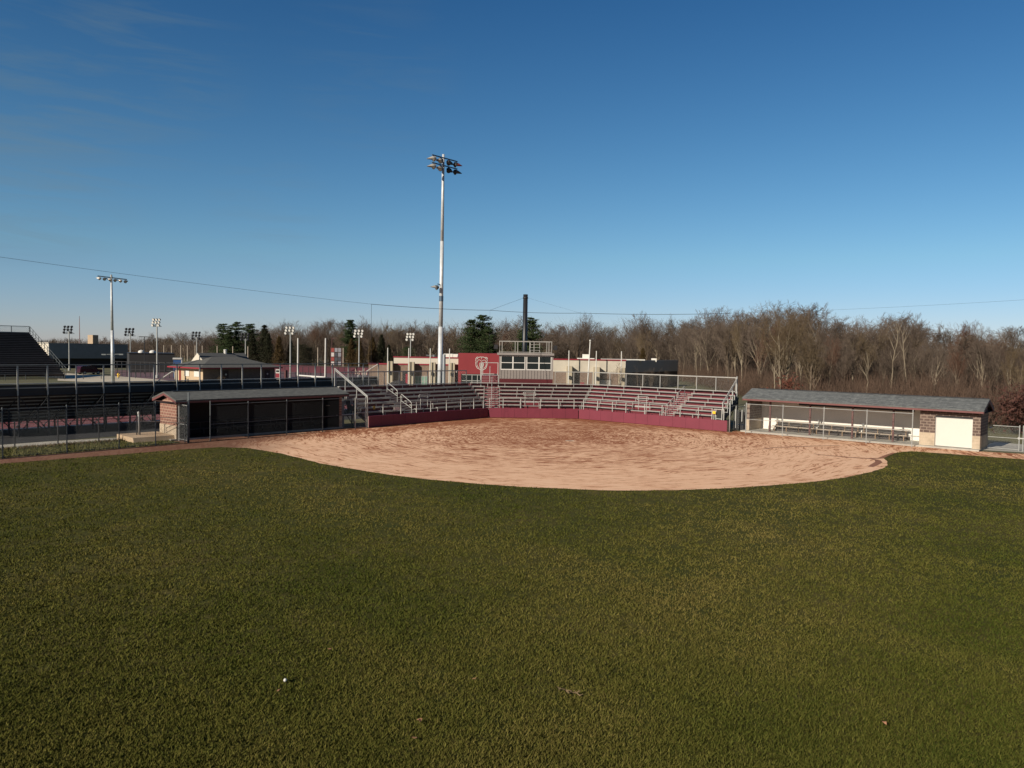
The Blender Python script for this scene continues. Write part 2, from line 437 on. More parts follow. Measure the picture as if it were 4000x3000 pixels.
ltrack = mixc(nt, mathn(nt, 'MULTIPLY', leftside, .92), c, ramp(nt, mathn(nt, 'ADD', mathn(nt, 'MULTIPLY', grain, .5), mathn(nt, 'MULTIPLY', blot, .5)), [(.3, (.115, .054, .034)), (.7, (.175, .088, .058))]))
nt.links.new(ltrack, b.inputs['Base Color']); b.inputs['Roughness'].default_value = .95; b.inputs['Specular IOR Level'].default_value = .15
bp = node(nt, 'ShaderNodeBump'); bp.inputs['Strength'].default_value = .5; bp.inputs['Distance'].default_value = .03
nt.links.new(mathn(nt, 'ADD', streak, mathn(nt, 'MULTIPLY', grain, .4)), bp.inputs['Height']); nt.links.new(bp.outputs[0], b.inputs['Normal'])
DIRT_POLY = edge_pts + [(p[0], p[1]) for p in back]
sheet('infield_dirt', DIRT_POLY, .008, m)

# wheel and drain marks in the dirt: darker wet lines near first base
m = plain('damp dirt', (.25, .11, .06), .9, 0, .25, 3)
def ribbon(mb, pts, w, z):
    P2 = [Vector((*gnd(*p), z)) for p in pts]
    for i, (p, q) in enumerate(zip(P2, P2[1:])):
        d = (q - p).normalized(); n = Vector((-d.y, d.x, 0))
        w0 = w * (.45 + .55 * math.sin(math.pi * (i + .2) / len(P2))); w1 = w * (.45 + .55 * math.sin(math.pi * (i + 1.2) / len(P2)))
        mb.add([p - n * w0, q - n * w1, q + n * w1, p + n * w0], [(0, 1, 2, 3)])
mb = MB()
ribbon(mb, [(3180, 1773), (3205, 1777), (3260, 1782), (3330, 1788), (3395, 1791.5), (3438, 1791), (3465, 1779), (3490, 1770)], .16, .012)
ribbon(mb, [(3395, 1791.5), (3428, 1798), (3433, 1806), (3412, 1818), (3400, 1824)], .20, .0125)
mb2 = MB()
ribbon(mb, [(2980, 1755), (3020, 1749), (3090, 1746), (3180, 1743), (3280, 1741)], .13, .012)
tag(mb.build('wet_track_marks', m), kind='structure')

# pitching plate and home plate area, bases left out as in the photograph
q = gnd(2226, 1723)
mb = MB(); fr = Fr(q, 3)
mb.box(fr, -.305, .305, -.075, .075, .008, .03)
tag(mb.build('pitching_plate', MT['pale_concrete']), 'small white pitching rubber in the middle of the dirt infield', 'pitching plate')

# ---- paving, running track and fields beyond
CONC_L = [LFN.w(-26, 3.05), LFN.w(-1.5, 3.05), LFN.w(-1.2, 5.6), LFN.w(-6, 6.5), LFN.w(-26, 6.6)]
_cr2 = random.Random(3)
_e = []
for i in range(70):
    t = i / 69; p = LFN.w(-26 + 24.4 * t, 3.75 + _cr2.uniform(-.14, .14) + .12 * math.sin(t * 21))
    _e.append((p.x, p.y))
sheet('left_concrete_apron', _e + [tuple(p.xy) for p in CONC_L[1:]], .004, MT['pale_concrete'])
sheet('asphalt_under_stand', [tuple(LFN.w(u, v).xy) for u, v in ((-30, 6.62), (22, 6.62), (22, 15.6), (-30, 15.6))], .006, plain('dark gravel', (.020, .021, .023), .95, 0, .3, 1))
m = plain('red running track', (.17, .022, .02), .9, 0, .18, .3)
sheet('running_track', [tuple(LFN.w(u, v).xy) for u, v in ((-60, 16.4), (34, 16.4), (34, 26), (-60, 26))], .004, m)
mb = MB()
for k in range(9):
    vv = 16.5 + k * 1.07
    mb.add([LFN.w(-60, vv, .008), LFN.w(34, vv, .008), LFN.w(34, vv + .06, .008), LFN.w(-60, vv + .06, .008)], [(0, 1, 2, 3)])
mb.add([LFN.w(-60, 15.7, .008), LFN.w(34, 15.7, .008), LFN.w(34, 16.3, .008), LFN.w(-60, 16.3, .008)], [(0, 1, 2, 3)])
tag(mb.build('track_lane_lines', MT['white']), kind='structure')
sheet('football_field', [tuple(LFN.w(u, v).xy) for u, v in ((-60, 26), (34, 26), (34, 82), (-60, 82))], .004, plain('playing field turf', (.05, .075, .03), .95, 0, .2, .2))
m = plain('plum sports surface', (.115, .062, .070), .9, 0, .15, .12)
sheet('plum_court_surface', [tuple(Vector(gnd(*p)).xy) for p in ((440, 1479), (660, 1487), (1440, 1500), (1480, 1448), (1060, 1444), (440, 1446))], .006, m)
m = plain('pale road', (.47, .41, .31), .9, 0, .12, .08)
sheet('access_road', [tuple(Vector(gnd(*p)).xy) for p in ((225, 1487), (225, 1455), (330, 1463), (460, 1470), (600, 1481), (690, 1489), (820, 1496), (820, 1504), (560, 1501))], .010, m)
sheet('right_concrete_walk', [tuple(Vector(gnd(*p)).xy) for p in ((3828, 1758), (4000, 1768), (4400, 1793), (4400, 1752), (4000, 1737), (3886, 1727), (3868, 1733))], .012, MT['concrete'])
sheet('right_lawn', [tuple(Vector(gnd(*p)).xy) for p in ((3840, 1733), (4000, 1741), (4500, 1766), (4500, 1716), (4000, 1697), (3800, 1690))], .006, plain('rough lawn', (.115, .105, .040), .95, 0, .3, 1.2))

# ================================================================ turf blades (nobody could count them)
def in_poly(px, py, poly):
    x, y = np.asarray(px), np.asarray(py); ins = np.zeros(x.shape, bool); n = len(poly)
    for i in range(n):
        x0, y0 = poly[i]; x1, y1 = poly[(i + 1) % n]
        if y0 == y1: continue
        c = ((y0 > y) != (y1 > y)) & (x < (x1 - x0) * (y - y0) / (y1 - y0) + x0)
        ins ^= c
    return ins

def mesh_np(name, verts, faces_tri, mat, colors=None, parent=None):
    me = bpy.data.meshes.new(name)
    nv, nf = len(verts), len(faces_tri)
    me.vertices.add(nv); me.vertices.foreach_set('co', verts.astype(np.float32).ravel())
    me.loops.add(nf * 3); me.loops.foreach_set('vertex_index', faces_tri.astype(np.int32).ravel())
    me.polygons.add(nf); me.polygons.foreach_set('loop_start', np.arange(0, nf * 3, 3, dtype=np.int32))
    if colors is not None:
        at_ = me.color_attributes.new('tint', 'FLOAT_COLOR', 'POINT')
        at_.data.foreach_set('color', np.c_[colors, np.ones(nv)].astype(np.float32).ravel())
    me.materials.append(mat); me.update(calc_edges=True)
    o = bpy.data.objects.new(name, me); COL.objects.link(o)
    if parent: o.parent = parent
    return o

g = np.random.default_rng(4)
NT_ = 90000
# tuft density falls with distance so near turf is dense and far turf stays cheap
ty = 1 / (1 / 9.3 - g.random(NT_) * (1 / 9.3 - 1 / 54.0))
tx = (g.random(NT_) * 2 - 1) * (ty * .70 + 3)
BPT = 9
h1 = np.repeat(g.random(NT_), BPT); h2 = np.repeat(g.random(NT_), BPT)
sig = np.repeat((.05 + .05 * g.random(NT_)) * (.7 + .045 * ty), BPT)
xx = np.repeat(tx, BPT) + g.normal(size=NT_ * BPT) * sig; yy = np.repeat(ty, BPT) + g.normal(size=NT_ * BPT) * sig
ok = ~in_poly(xx, yy, DIRT_POLY) & (xx > -40) & (xx < 46)
lim = (xx - LFN.o[0]) * LFN.n[0] + (yy - LFN.o[1]) * LFN.n[1]
ok &= lim < .0
ok &= ((xx - RD.o[0]) * RD.n[0] + (yy - RD.o[1]) * RD.n[1]) < -1.2
xx, yy, h1, h2 = xx[ok], yy[ok], h1[ok], h2[ok]; nb = len(xx)
hgt = (.025 + .035 * g.random(nb)) * (.7 + .7 * h1); wid = .0045 + .00042 * yy + .003 * g.random(nb)
an = g.random(nb) * 6.283; lean = hgt * (.25 + .9 * g.random(nb)); la = an + (g.random(nb) - .5) * 2.5 + (h1 - .5) * 2
v = np.zeros((nb, 3, 3))
v[:, 0] = np.c_[xx - np.cos(an) * wid, yy - np.sin(an) * wid, np.full(nb, .002)]
v[:, 1] = np.c_[xx + np.cos(an) * wid, yy + np.sin(an) * wid, np.full(nb, .002)]
v[:, 2] = np.c_[xx + np.cos(la) * lean, yy + np.sin(la) * lean, hgt]
def vnoise(x, y, s):
    a = np.sin(x * s * 1.3 + 1.7 * np.sin(y * s * .7)) + np.sin(y * s * 1.1 + 2.1 * np.sin(x * s * .9 + 1)) + np.sin((x + y) * s * 2.3 + 1.3) * .5
    return (a / 2.5 + 1) / 2
ptch = .62 * vnoise(xx, yy, .23) + .22 * vnoise(xx + 9, yy, 1.1) + .16 * h1 - .04
ptch = np.clip(ptch + (g.random(nb) - .5) * .42, 0, 1)[:, None]
green, olive, straw = np.array([.042, .059, .010]), np.array([.098, .094, .022]), np.array([.170, .134, .044])
colr = np.where(ptch < .5, green + (olive - green) * (ptch / .5), olive + (straw - olive) * ((ptch - .5) / .5))
colr *= (.84 + .36 * g.random(nb))[:, None]
m, nt, b = newmat('turf blade')
ca = node(nt, 'ShaderNodeVertexColor', layer_name='tint')
nt.links.new(ca.outputs[0], b.inputs['Base Color']); b.inputs['Roughness'].default_value = .9; b.inputs['Specular IOR Level'].default_value = .0
tag(mesh_np('outfield_turf', v.reshape(-1, 3), np.arange(nb * 3).reshape(-1, 3), m, np.repeat(colr, 3, 0)), kind='stuff')

# grass strip with dug-up edge along the left fence
g2 = np.random.default_rng(9); n2_ = 34000
u2 = -26 + g2.random(n2_) * 25.5; v2 = .15 + g2.random(n2_) * 3.75
px_ = LFN.o[0] + u2 * LFN.e[0] + v2 * LFN.n[0]; py_ = LFN.o[1] + u2 * LFN.e[1] + v2 * LFN.n[1]
h_ = .05 + .10 * g2.random(n2_) * (1 + 1.2 * (v2 > 3.1)); w_ = .03; a_ = g2.random(n2_) * 6.283; l_ = a_ + g2.random(n2_) * 2
vv = np.zeros((n2_, 3, 3))
vv[:, 0] = np.c_[px_ - np.cos(a_) * w_, py_ - np.sin(a_) * w_, np.full(n2_, .002)]
vv[:, 1] = np.c_[px_ + np.cos(a_) * w_, py_ + np.sin(a_) * w_, np.full(n2_, .002)]
vv[:, 2] = np.c_[px_ + np.cos(l_) * h_ * .6, py_ + np.sin(l_) * h_ * .6, h_]
t_ = g2.random(n2_)[:, None]; brown = np.array([.13, .085, .045])
cc = np.where((v2 > 3.2)[:, None] & (t_ > .4), brown, np.array([.07, .08, .025]) * (1 - t_) + np.array([.17, .15, .06]) * t_)
tag(mesh_np('fence_grass_strip', vv.reshape(-1, 3), np.arange(n2_ * 3).reshape(-1, 3), m, np.repeat(cc, 3, 0)), kind='stuff')

# small things lying in the outfield
def leaf(px, py, s, lab, mat):
    q = gnd(px, py); mb = MB(); rr = random.Random(px)
    pts = []
    for i in range(9):
        t = 2 * math.pi * i / 9; k = s * (1 if i % 2 else .55) * rr.uniform(.8, 1.2)
        pts.append((q[0] + math.cos(t) * k, q[1] + math.sin(t) * k, .075 + rr.uniform(-.01, .03)))
    mb.prism(pts, (0, 0, .006))
    tag(mb.build('dead_leaf', mat), lab, 'leaf', 'dead leaves on the outfield')
leaf(1290, 2551, .05, 'pale tan dead leaf on the grass, the one farthest up the lawn', MT['leaf'])
leaf(1853, 2667, .045, 'small tan dead leaf on the grass near the lawn centre', MT['leaf'])
leaf(1622, 2900, .05, 'tan dead leaf on the grass close to the bottom edge', MT['leaf'])
leaf(1088, 2713, .045, 'tan dead leaf on the grass beside the small white ball', MT['leaf'])
leaf(1640, 2832, .05, 'brown dead leaf on the grass above the bottom leaf', MT['leaf'])
leaf(3455, 2840, .05, 'tan dead leaf on the grass at far right foreground', MT['leaf'])
q = gnd(1114, 2670); mb = MB()
mb.lathe((q[0], q[1], .03), [(.004, 0), (.022, .008), (.034, .03), (.034, .042), (.022, .062), (.004, .07)], 12)
tag(mb.build('ball', MT['white'], smooth=True), 'small white ball lying in the foreground grass', 'ball')
mb = MB(); q0, q1 = Vector((*gnd(2185, 2702), .03)), Vector((*gnd(2262, 2722), .03)); rr = random.Random(1)
prev = q0
for i in range(1, 13):
    q = q0.lerp(q1, i / 12) + Vector((rr.uniform(-.04, .04), rr.uniform(-.04, .04), rr.uniform(0, .04)))
    mb.tube(prev, q, .012, .012, 4); prev = q
    mb.tube(q, q + Vector((rr.uniform(-.1, .1), rr.uniform(-.1, .1), .04)), .012, .004, 4)
tag(mb.build('dry_grass_clump', plain('dry clump', (.17, .12, .06), .9, 0, .5, 14)), 'dry pinkish brown clump in the foreground lawn', 'clump')
# ================================================================ chain link
def chainlink(mb, fr, u0, u1, v, z0, z1, pitch=.09, w=.0042):
    L, h = u1 - u0, z1 - z0
    n = int((L + h) / pitch)
    for s in (1, -1):
        for i in range(1, n):
            a = -h + i * pitch if s == 1 else i * pitch
            # line u = a + s*z, clip to 0..L
            za, zb = 0.0, h
            ua, ub = a, a + s * h
            if s == 1:
                if ua < 0: za += -ua; ua = 0
                if ub > L: zb -= ub - L; ub = L
            else:
                if ua > L: za += ua - L; ua = L
                if ub < 0: zb -= -ub; ub = 0
            if zb - za < .03: continue
            o = .003 * s
            mb.tube(fr.w(u0 + ua, v + o, z0 + za), fr.w(u0 + ub, v + o, z0 + zb), w / 2, w / 2, 3, False)

def chain_fence(name, label, fr, posts, v, ztop, zbot=.06, mid=None, pmat=None, rmat=None, mmat=None, tall=None, group=None, bottom=True, pr=.035, zend=None, cat='fence', wire=.0042):
    pmat = pmat or MT['galv']; rmat = rmat or pmat; mmat = mmat or MT['galv']
    t = thing(name, label, cat, fr.w(posts[0], v, 0), group)
    for i, u in enumerate(posts):
        mb = MB(); zt = (tall or {}).get(i, ztop + .05)
        mb.tube(fr.w(u, v, 0), fr.w(u, v, zt), pr, pr, 8)
        mb.lathe(fr.w(u, v, zt), [(pr * 1.15, 0), (pr * 1.1, .03), (pr * .5, .06), (.004, .07)], 8)
        mb.build('post', pmat, t)
    mb = MB()
    mb.tube(fr.w(posts[0], v, ztop), fr.w(posts[-1], v, ztop), .022, .022, 6); mb.build('top_rail', rmat, t)
    if mid:
        mb = MB(); mb.tube(fr.w(posts[0], v, mid), fr.w(posts[-1], v, mid), .02, .02, 6); mb.build('middle_rail', rmat, t)
    if bottom:
        mb = MB(); mb.tube(fr.w(posts[0], v, zbot + .04), fr.w(posts[-1], v, zbot + .04), .014, .014, 6); mb.build('bottom_rail', rmat, t)
    mb = MB(); chainlink(mb, fr, posts[0], posts[-1], v, zbot, ztop, .09, wire); mb.build('mesh', mmat, t)
    return t

# ================================================================ padded backstop wall
def pad_wall(fr, u0, u1, n, label, z1=.93):
    t = thing('padded_wall', label, 'wall', fr.w(u0, 0, 0))
    mb = MB(); mb.box(fr, u0, u1, .075, .25, 0, z1 - .03); mb.build('wall', MT['concrete'], t)
    L = (u1 - u0) / n
    for k in range(n):
        a, b_ = u0 + k * L + .006, u0 + (k + 1) * L - .006
        mb = MB(); c = .018
        # soft edged pad
        prof = [(0 + c, .03), (0, .03 + c), (0, z1 - c), (c, z1), (.075, z1), (.075, .03)]
        f0 = [fr.w(a, v, z) for v, z in prof]; f1 = [fr.w(b_, v, z) for v, z in prof]
        nn = len(prof)
        mb.add(f0 + f1, [tuple(range(nn)), tuple(reversed(range(nn, 2 * nn)))] + [((i + 1) % nn, i, nn + i, nn + (i + 1) % nn) for i in range(nn)])
        mb.build('pad', MT['pad'], t)
    return t
LLEN, MLEN, RLEN = 14.08, 8.41, 14.94
pad_wall(LW, 0, LLEN - .04, 11, 'long maroon padded wall in the shade in front of the left stand')
pad_wall(MW, .04, MLEN - .03, 7, 'maroon padded wall behind home plate, below the press box stand')
pad_wall(RW, .03, RLEN, 12, 'sunlit maroon padded wall curving off to the right dugout')

# ================================================================ the red and aluminium stand in three sections
T1, T2 = math.tan(rad(23.97)), math.tan(rad(21.6))
ROWS = [(.65 + .61 * k, 1.22 + .313 * k) for k in range(7)]
VB = 5.0      # back rail

def cut(a, b, holes):
    segs = [(a, b)]
    for h0, h1 in holes:
        out = []
        for s0, s1 in segs:
            if h1 <= s0 or h0 >= s1: out.append((s0, s1)); continue
            if h0 > s0: out.append((s0, h0))
            if h1 < s1: out.append((h1, s1))
        segs = out
    return [s for s in segs if s[1] - s[0] > .08]

def stand(fr, L, uL, uR, aisle, notch, label, back_spans, post_us, hand_us):
    t = thing('bleacher', label, 'bleachers', fr.w(L / 2, 0, 0))
    for k, (v, z) in enumerate(ROWS):
        a, b = uL(v), uR(v)
        holes = [aisle] if k < 6 else []
        if k < 2: holes = holes + [notch]
        segs = cut(a, b, holes)
        mb = MB()
        for s0, s1 in segs:
            mb.box(fr, s0, s1, v, v + .125, z - .045, z); mb.box(fr, s0, s1, v + .135, v + .26, z - .045, z)
            mb.box(fr, s0, s1, v - .004, v - .001, z - .062, z - .002)
            n = max(1, int(round((s1 - s0) / 1.83)))
            for i in range(n + 1):
                u = s0 + .06 + (s1 - s0 - .12) * i / n
                bk = MB()
                bk.prism([fr.w(u - .027, v + .03, z - .43), fr.w(u - .027, v + .07, z - .43), fr.w(u - .027, v + .07, z - .09), fr.w(u - .027, v + .24, z - .09), fr.w(u - .027, v + .24, z - .046), fr.w(u - .027, v + .03, z - .046)], fr.w(.054, 0) - fr.w(0, 0))
                bk.build('seat_bracket', MT['alu'], t)
        mb.build('seat', MT['alu'], t)
        # footboard: front nosing proud
        mb = MB(); zf = z - .43
        segs2 = cut(a, b, [notch] if k < 1 else [])
        for s0, s1 in segs2:
            mb.box(fr, s0, s1, v - .30, v + .27, zf - .035, zf)
            mb.box(fr, s0, s1, v - .305, v - .297, zf - .045, zf - .002)
        mb.build('footboard', MT['alu'], t)
        mb = MB()
        lo = z - .74 if k else .1
        for s0, s1 in segs2: mb.box(fr, s0, s1, v - .285, v - .270, lo, zf - .04)
        mb.build('riser', MT['riser'], t)
    # backs under the top row
    mb = MB(); v, z = ROWS[-1]
    mb.box(fr, uL(v + .4), uR(v + .4), v + .40, v + .415, z - .43, z - .12); mb.build('back_board', MT['riser'], t)
    # aisle half steps
    mb = MB(); mr = MB()
    for k, (v, z) in enumerate(ROWS[:-1]):
        for zz, vv in ((z - .43 + .157, v + .02),):
            mb.box(fr, aisle[0] + .05, aisle[1] - .05, vv, vv + .30, zz - .03, zz)
            mr.box(fr, aisle[0] + .05, aisle[1] - .05, vv + .012, vv + .022, z - .43, zz - .03)
    mb.build('aisle_step', MT['alu'], t); mr.build('step_riser', MT['riser'], t)
    # aisle handrails: hooped tube pairs
    for (k0, k1, uu) in hand_us:
        (v0, z0), (v1, z1) = ROWS[k0], ROWS[k1]
        mb = MB(); hh = .92
        p = [fr.w(uu, v0 - .1, z0 - .43), fr.w(uu, v0 - .1, z0 - .43 + hh), fr.w(uu, v0 + .02, z0 - .43 + hh + .12), fr.w(uu, v1 - .05, z1 - .43 + hh + .08), fr.w(uu, v1 + .05, z1 - .43 + hh - .04), fr.w(uu, v1 + .05, z1 - .43)]
        mb.path(p, .024, 6)
        mb.tube(fr.w(uu, v0 - .1, z0 - .43 + hh * .55), fr.w(uu, v1 + .05, z1 - .43 + hh * .5), .021, .021, 6)
        mb.build('handrail', MT['white_rail'], t)
    # loop rail round the wheelchair bay
    mb = MB(); n0, n1 = notch; mid = (n0 + n1) / 2; v = ROWS[2][0] - .32; zt = 2.36; zb = ROWS[2][1] - .43
    for u in (mid - .42, mid + .42): mb.tube(fr.w(u, v, .5), fr.w(u, v, zt), .024, .024, 6)
    pts = []
    for i in range(25):
        a = 2 * math.pi * i / 24
        cu = .62 if math.cos(a) >= 0 else -.62
        pts.append(fr.w(mid + cu * .72 + .17 * math.cos(a) * 1.0, v, zt - .17 + .17 * math.sin(a)))
    mb.path(pts, .022, 6)
    mb.build('loop_rail', MT['white_rail'], t)
    # closing boards of the bay
    mb = MB(); mb.box(fr, n0, n1, v + .1, v + .115, .3, zb - .12); mb.build('bay_board', MT['riser'], t)
    mb = MB(); mb.box(fr, n0 + .03, n1 - .03, v + .02, v + .09, ROWS[1][1] - .13, ROWS[1][1] - .02); mb.build('bay_rail_plate', MT['galv'], t)
    # rail along the front
    mb = MB()
    for u in post_us: mb.box(fr, u - .03, u + .03, .27, .33, .5, 1.83)
    pu = sorted(post_us)
    mb.tube(fr.w(pu[0], .30, 1.80), fr.w(pu[-1], .30, 1.80), .02, .02, 6)
    mb.build('front_rail', MT['white_rail'], t)
    # rail along the back
    for s0, s1 in back_spans:
        mb = MB(); n = max(1, int(round((s1 - s0) / 1.83)))
        for i in range(n + 1):
            u = s0 + (s1 - s0) * i / n
            mb.box(fr, u - .032, u + .032, VB - .03, VB + .03, 2.3, 4.20)
        mb.box(fr, s0 - .03, s1 + .03, VB - .035, VB + .035, 4.20, 4.29)
        mb.tube(fr.w(s0, VB, 3.02), fr.w(s1, VB, 3.02), .02, .02, 6)
        mb.build('back_rail', MT['alu'], t)
        mb = MB(); chainlink(mb, fr, s0, s1, VB + .04, 2.72, 4.18, .10, .0036); mb.build('back_mesh', MT['galv'], t)
    # steel frames underneath
    mb = MB(); a, b = uL(2.5), uR(2.5); n = int((b - a) / 1.83)
    for i in range(n + 1):
        u = a + .1 + (b - a - .2) * i / n
        mb.beam(fr.w(u, .35, .55), fr.w(u, 4.9, 2.50), .07, .16)
        for v, zt in ((.45, .5), (2.6, 1.5), (4.8, 2.42)): mb.box(fr, u - .04, u + .04, v - .04, v + .04, 0, zt)
        mb.beam(fr.w(u, 2.6, .15), fr.w(u, 4.8, 2.2), .05)
    mb.build('under_frame', MT['dark_steel'], t)
    return t

ls = stand(LW, LLEN, lambda v: .02 + .085 * v, lambda v: LLEN + v * T1 - .005, (4.40, 5.60), (6.57, 8.16), 'left stand of aluminium benches, shaded dark, beside the left dugout',
           [(.50, 14.08 + 5.0 * T1 - .1)], [1.69, 3.6, 5.35, 7.0, 8.9, 10.7, 12.4, 13.7], [(3, 5, 5.0), (0, 2, 5.0)])
ms = stand(MW, MLEN, lambda v: -v * T1 + .005, lambda v: MLEN + v * T2 - .005, (-.42, .95), (3.04, 4.70), 'middle stand of aluminium benches and red risers below the press box',
           [(6.55, MLEN + 5.0 * T2 - .1)], [.08, 1.35, 3.0, 4.85, 6.55, 8.0], [(4, 6, .27), (2, 4, .27), (0, 2, .27)])
rs = stand(RW, RLEN, lambda v: -v * T2 + .005, lambda v: (14.0 - .155 * v) if v > 1.6 else 13.3, (8.35, 9.62), (5.12, 6.82), 'right stand of sunlit aluminium benches and red risers beside the right dugout',
           [(-5.0 * T2 + .1, 13.2)], [.35, 1.95, 3.6, 5.05, 7.0, 8.75, 10.5, 12.2, 13.45], [(3, 5, 8.95), (0, 2, 8.95)])

# end guards of the stand (both ends splay slightly)
le = lambda v: .02 + .085 * v
re_ = lambda v: 14.0 - .155 * v
mb = MB()
mb.box(LW, -.20, -.13, -.05, .02, 0, 2.50)
mb.beam(LW.w(-.16, -.02, 2.52), LW.w(le(VB) - .05, VB, 4.58), .06); mb.beam(LW.w(-.10, .05, 2.40), LW.w(le(VB) - .02, VB, 4.42), .05)
mb.box(LW, le(VB) - .10, le(VB) - .04, VB - .03, VB + .03, 2.4, 4.60)
for v, zt in ((1.6, 3.12), (3.3, 3.82)): mb.box(LW, le(v) - .13, le(v) - .08, v, v + .05, 1.6, zt)
mb.build('end_rail', MT['white_rail'], ls)
for v, z in ROWS[2:]:
    mb = MB(); u = le(v) - .10
    mb.prism([LW.w(u, v + .03, z - .40), LW.w(u, v + .08, z - .40), LW.w(u, v + .08, z - .06), LW.w(u, v + .20, z - .06), LW.w(u, v + .20, z - .01), LW.w(u, v + .03, z - .01)], LW.w(.05, 0) - LW.w(0, 0)); mb.build('end_bracket', MT['white_rail'], ls)
mb = MB(); u0_, u1_ = le(.4) - .05, le(4.9) - .05
mb.hexa([LW.w(u0_, .4, .40), LW.w(u0_ + .03, .4, .40), LW.w(u1_ + .03, 4.9, 2.3), LW.w(u1_, 4.9, 2.3), LW.w(u0_, .4, .72), LW.w(u0_ + .03, .4, .72), LW.w(u1_ + .03, 4.9, 2.62), LW.w(u1_, 4.9, 2.62)])
mb.build('stringer', MT['dark_steel'], ls)
mb = MB()
mb.box(RW, re_(VB) + .03, re_(VB) + .10, VB - .04, VB + .04, 1.9, 4.36)
for v, z0, z1 in ((3.85, 1.55, 3.62), (2.6, 1.2, 2.95), (1.35, .9, 2.3)): mb.box(RW, re_(v) + .03, re_(v) + .10, v - .035, v + .035, z0, z1)
mb.beam(RW.w(re_(VB) + .05, VB, 4.18), RW.w(re_(1.35) + .05, 1.35, 2.28), .05); mb.beam(RW.w(re_(VB) + .05, VB, 3.98), RW.w(re_(1.35) + .05, 1.35, 2.08), .04)
mb.build('end_rail', MT['white_rail'], rs)
for v, z in ROWS[2:]:
    mb = MB(); u = re_(v)
    mb.prism([RW.w(u, v, z - .43), RW.w(u + .33, v, z - .43), RW.w(u + .33, v, z), RW.w(u, v, z), RW.w(u, v, z - .05), RW.w(u + .28, v, z - .05), RW.w(u + .28, v, z - .37), RW.w(u, v, z - .37)], RW.w(0, .08) - RW.w(0, 0)); mb.build('end_bracket', MT['white_rail'], rs)
mb = MB(); u0_, u1_ = re_(1.0) + .03, re_(4.95) + .03
mb.hexa([RW.w(u0_, 1.0, .5), RW.w(u0_ + .04, 1.0, .5), RW.w(u1_ + .04, 4.95, 1.75), RW.w(u1_, 4.95, 1.75), RW.w(u0_, 1.0, .75), RW.w(u0_ + .04, 1.0, .75), RW.w(u1_ + .04, 4.95, 2.75), RW.w(u1_, 4.95, 2.75)])
mb.build('stringer', plain('navy steel', (.025, .036, .065), .5, .2), rs)

# ramp landing with black guard rails at the right end of the stand
t = thing('ramp_railing', 'black guard railing of the ramp between the right stand and the right dugout', 'railing', RW.w(15.0, 3.0, 0))
mb = MB(); mb.box(RW, 14.4, 15.5, 2.2, 4.4, .02, .45); mb.build('landing', MT['black'], t)
for v in (2.2, 4.35):
    mb = MB()
    for u in (14.45, 14.8, 15.1, 15.45): mb.box(RW, u - .025, u + .025, v, v + .05, .4, 1.62)
    for z in (1.62, 1.05): mb.beam(RW.w(14.4, v + .02, z), RW.w(15.5, v + .02, z), .045)
    mb.build('guard_rail', MT['dark_steel'], t)
mb = MB(); mb.box(RW, 14.5, 15.45, 2.26, 2.27, .5, 1.55); mb.build('infill_panel', MT['black_plastic'], t)
mb = MB()
for u in (14.62, 15.2): mb.box(RW, u - .03, u + .03, 2.1, 2.16, .75, 1.72)
mb.build('pale_upright', MT['white_rail'], t)

# front corner cabinet beside the last bench
t = thing('gate', 'white framed gate with dark panel at the right end of the right stand', 'gate', RW.w(14.1, .4, 0))
mb = MB()
for u in (13.55, 13.72, 14.25, 14.42): mb.box(RW, u - .03, u + .03, .42, .48, .5, 1.78)
mb.beam(RW.w(13.55, .45, 1.76), RW.w(14.42, .45, 1.76), .05); mb.beam(RW.w(13.72, .45, .98), RW.w(14.25, .45, .98), .05)
mb.build('frame', MT['white_rail'], t)
mb = MB(); mb.box(RW, 13.75, 14.22, .46, .48, 1.0, 1.7); mb.build('panel', MT['black_plastic'], t)
q = RW.on(2793, 1611, .40)
mb = MB(); mb.box(RW, q[0] - .13, q[0] + .13, .225, .245, q[1] - .11, q[1] + .11)
tag(mb.build('yellow_sign', MT['yellow']), 'small yellow sign fixed to the rail at the right stand end', 'sign')
q = LW.on(1551, 1596, .2)
mb = MB(); mb.box(LW, q[0] - .33, q[0] + .33, .20, .22, q[1] - .13, q[1] + .13)
t = tag(mb.build('notice_board', MT['offwhite']), 'white notice board hung on the front rail of the shaded left stand', 'sign')
q = LW.on(1465, 1593, .35)
mb = MB(); mb.box(LW, q[0] - .11, q[0] + .11, .45, .47, q[1] - .14, q[1] + .14)
tag(mb.build('dull_yellow_sign', plain('dull yellow', (.30, .22, .02), .6)), 'dull yellow plate in the shade under the left stand benches', 'sign')

# ================================================================ press box on the middle stand
t = thing('press_box', 'small grey press box with white framed windows on top of the stand', 'press box', MW.w(3.6, 5.1, 0))
pu0, pu1, pv0, pv1 = .98, 6.32, 5.12, 7.9
SID = ribbed('taupe ribbed siding', MW.deg, (.225, .198, .183), .30, .9)
SID2 = ribbed('taupe ribbed siding end', MW.deg + 90, (.225, .198, .183), .30, .9)
TRIM = plain('taupe trim', (.26, .235, .22), .6)
ZB, ZS, ZH, ZR = 3.48, 4.36, 5.78, 5.84
mb = MB()
mb.box(MW, pu0, pu1, pv0, pv0 + .08, ZB, ZS)
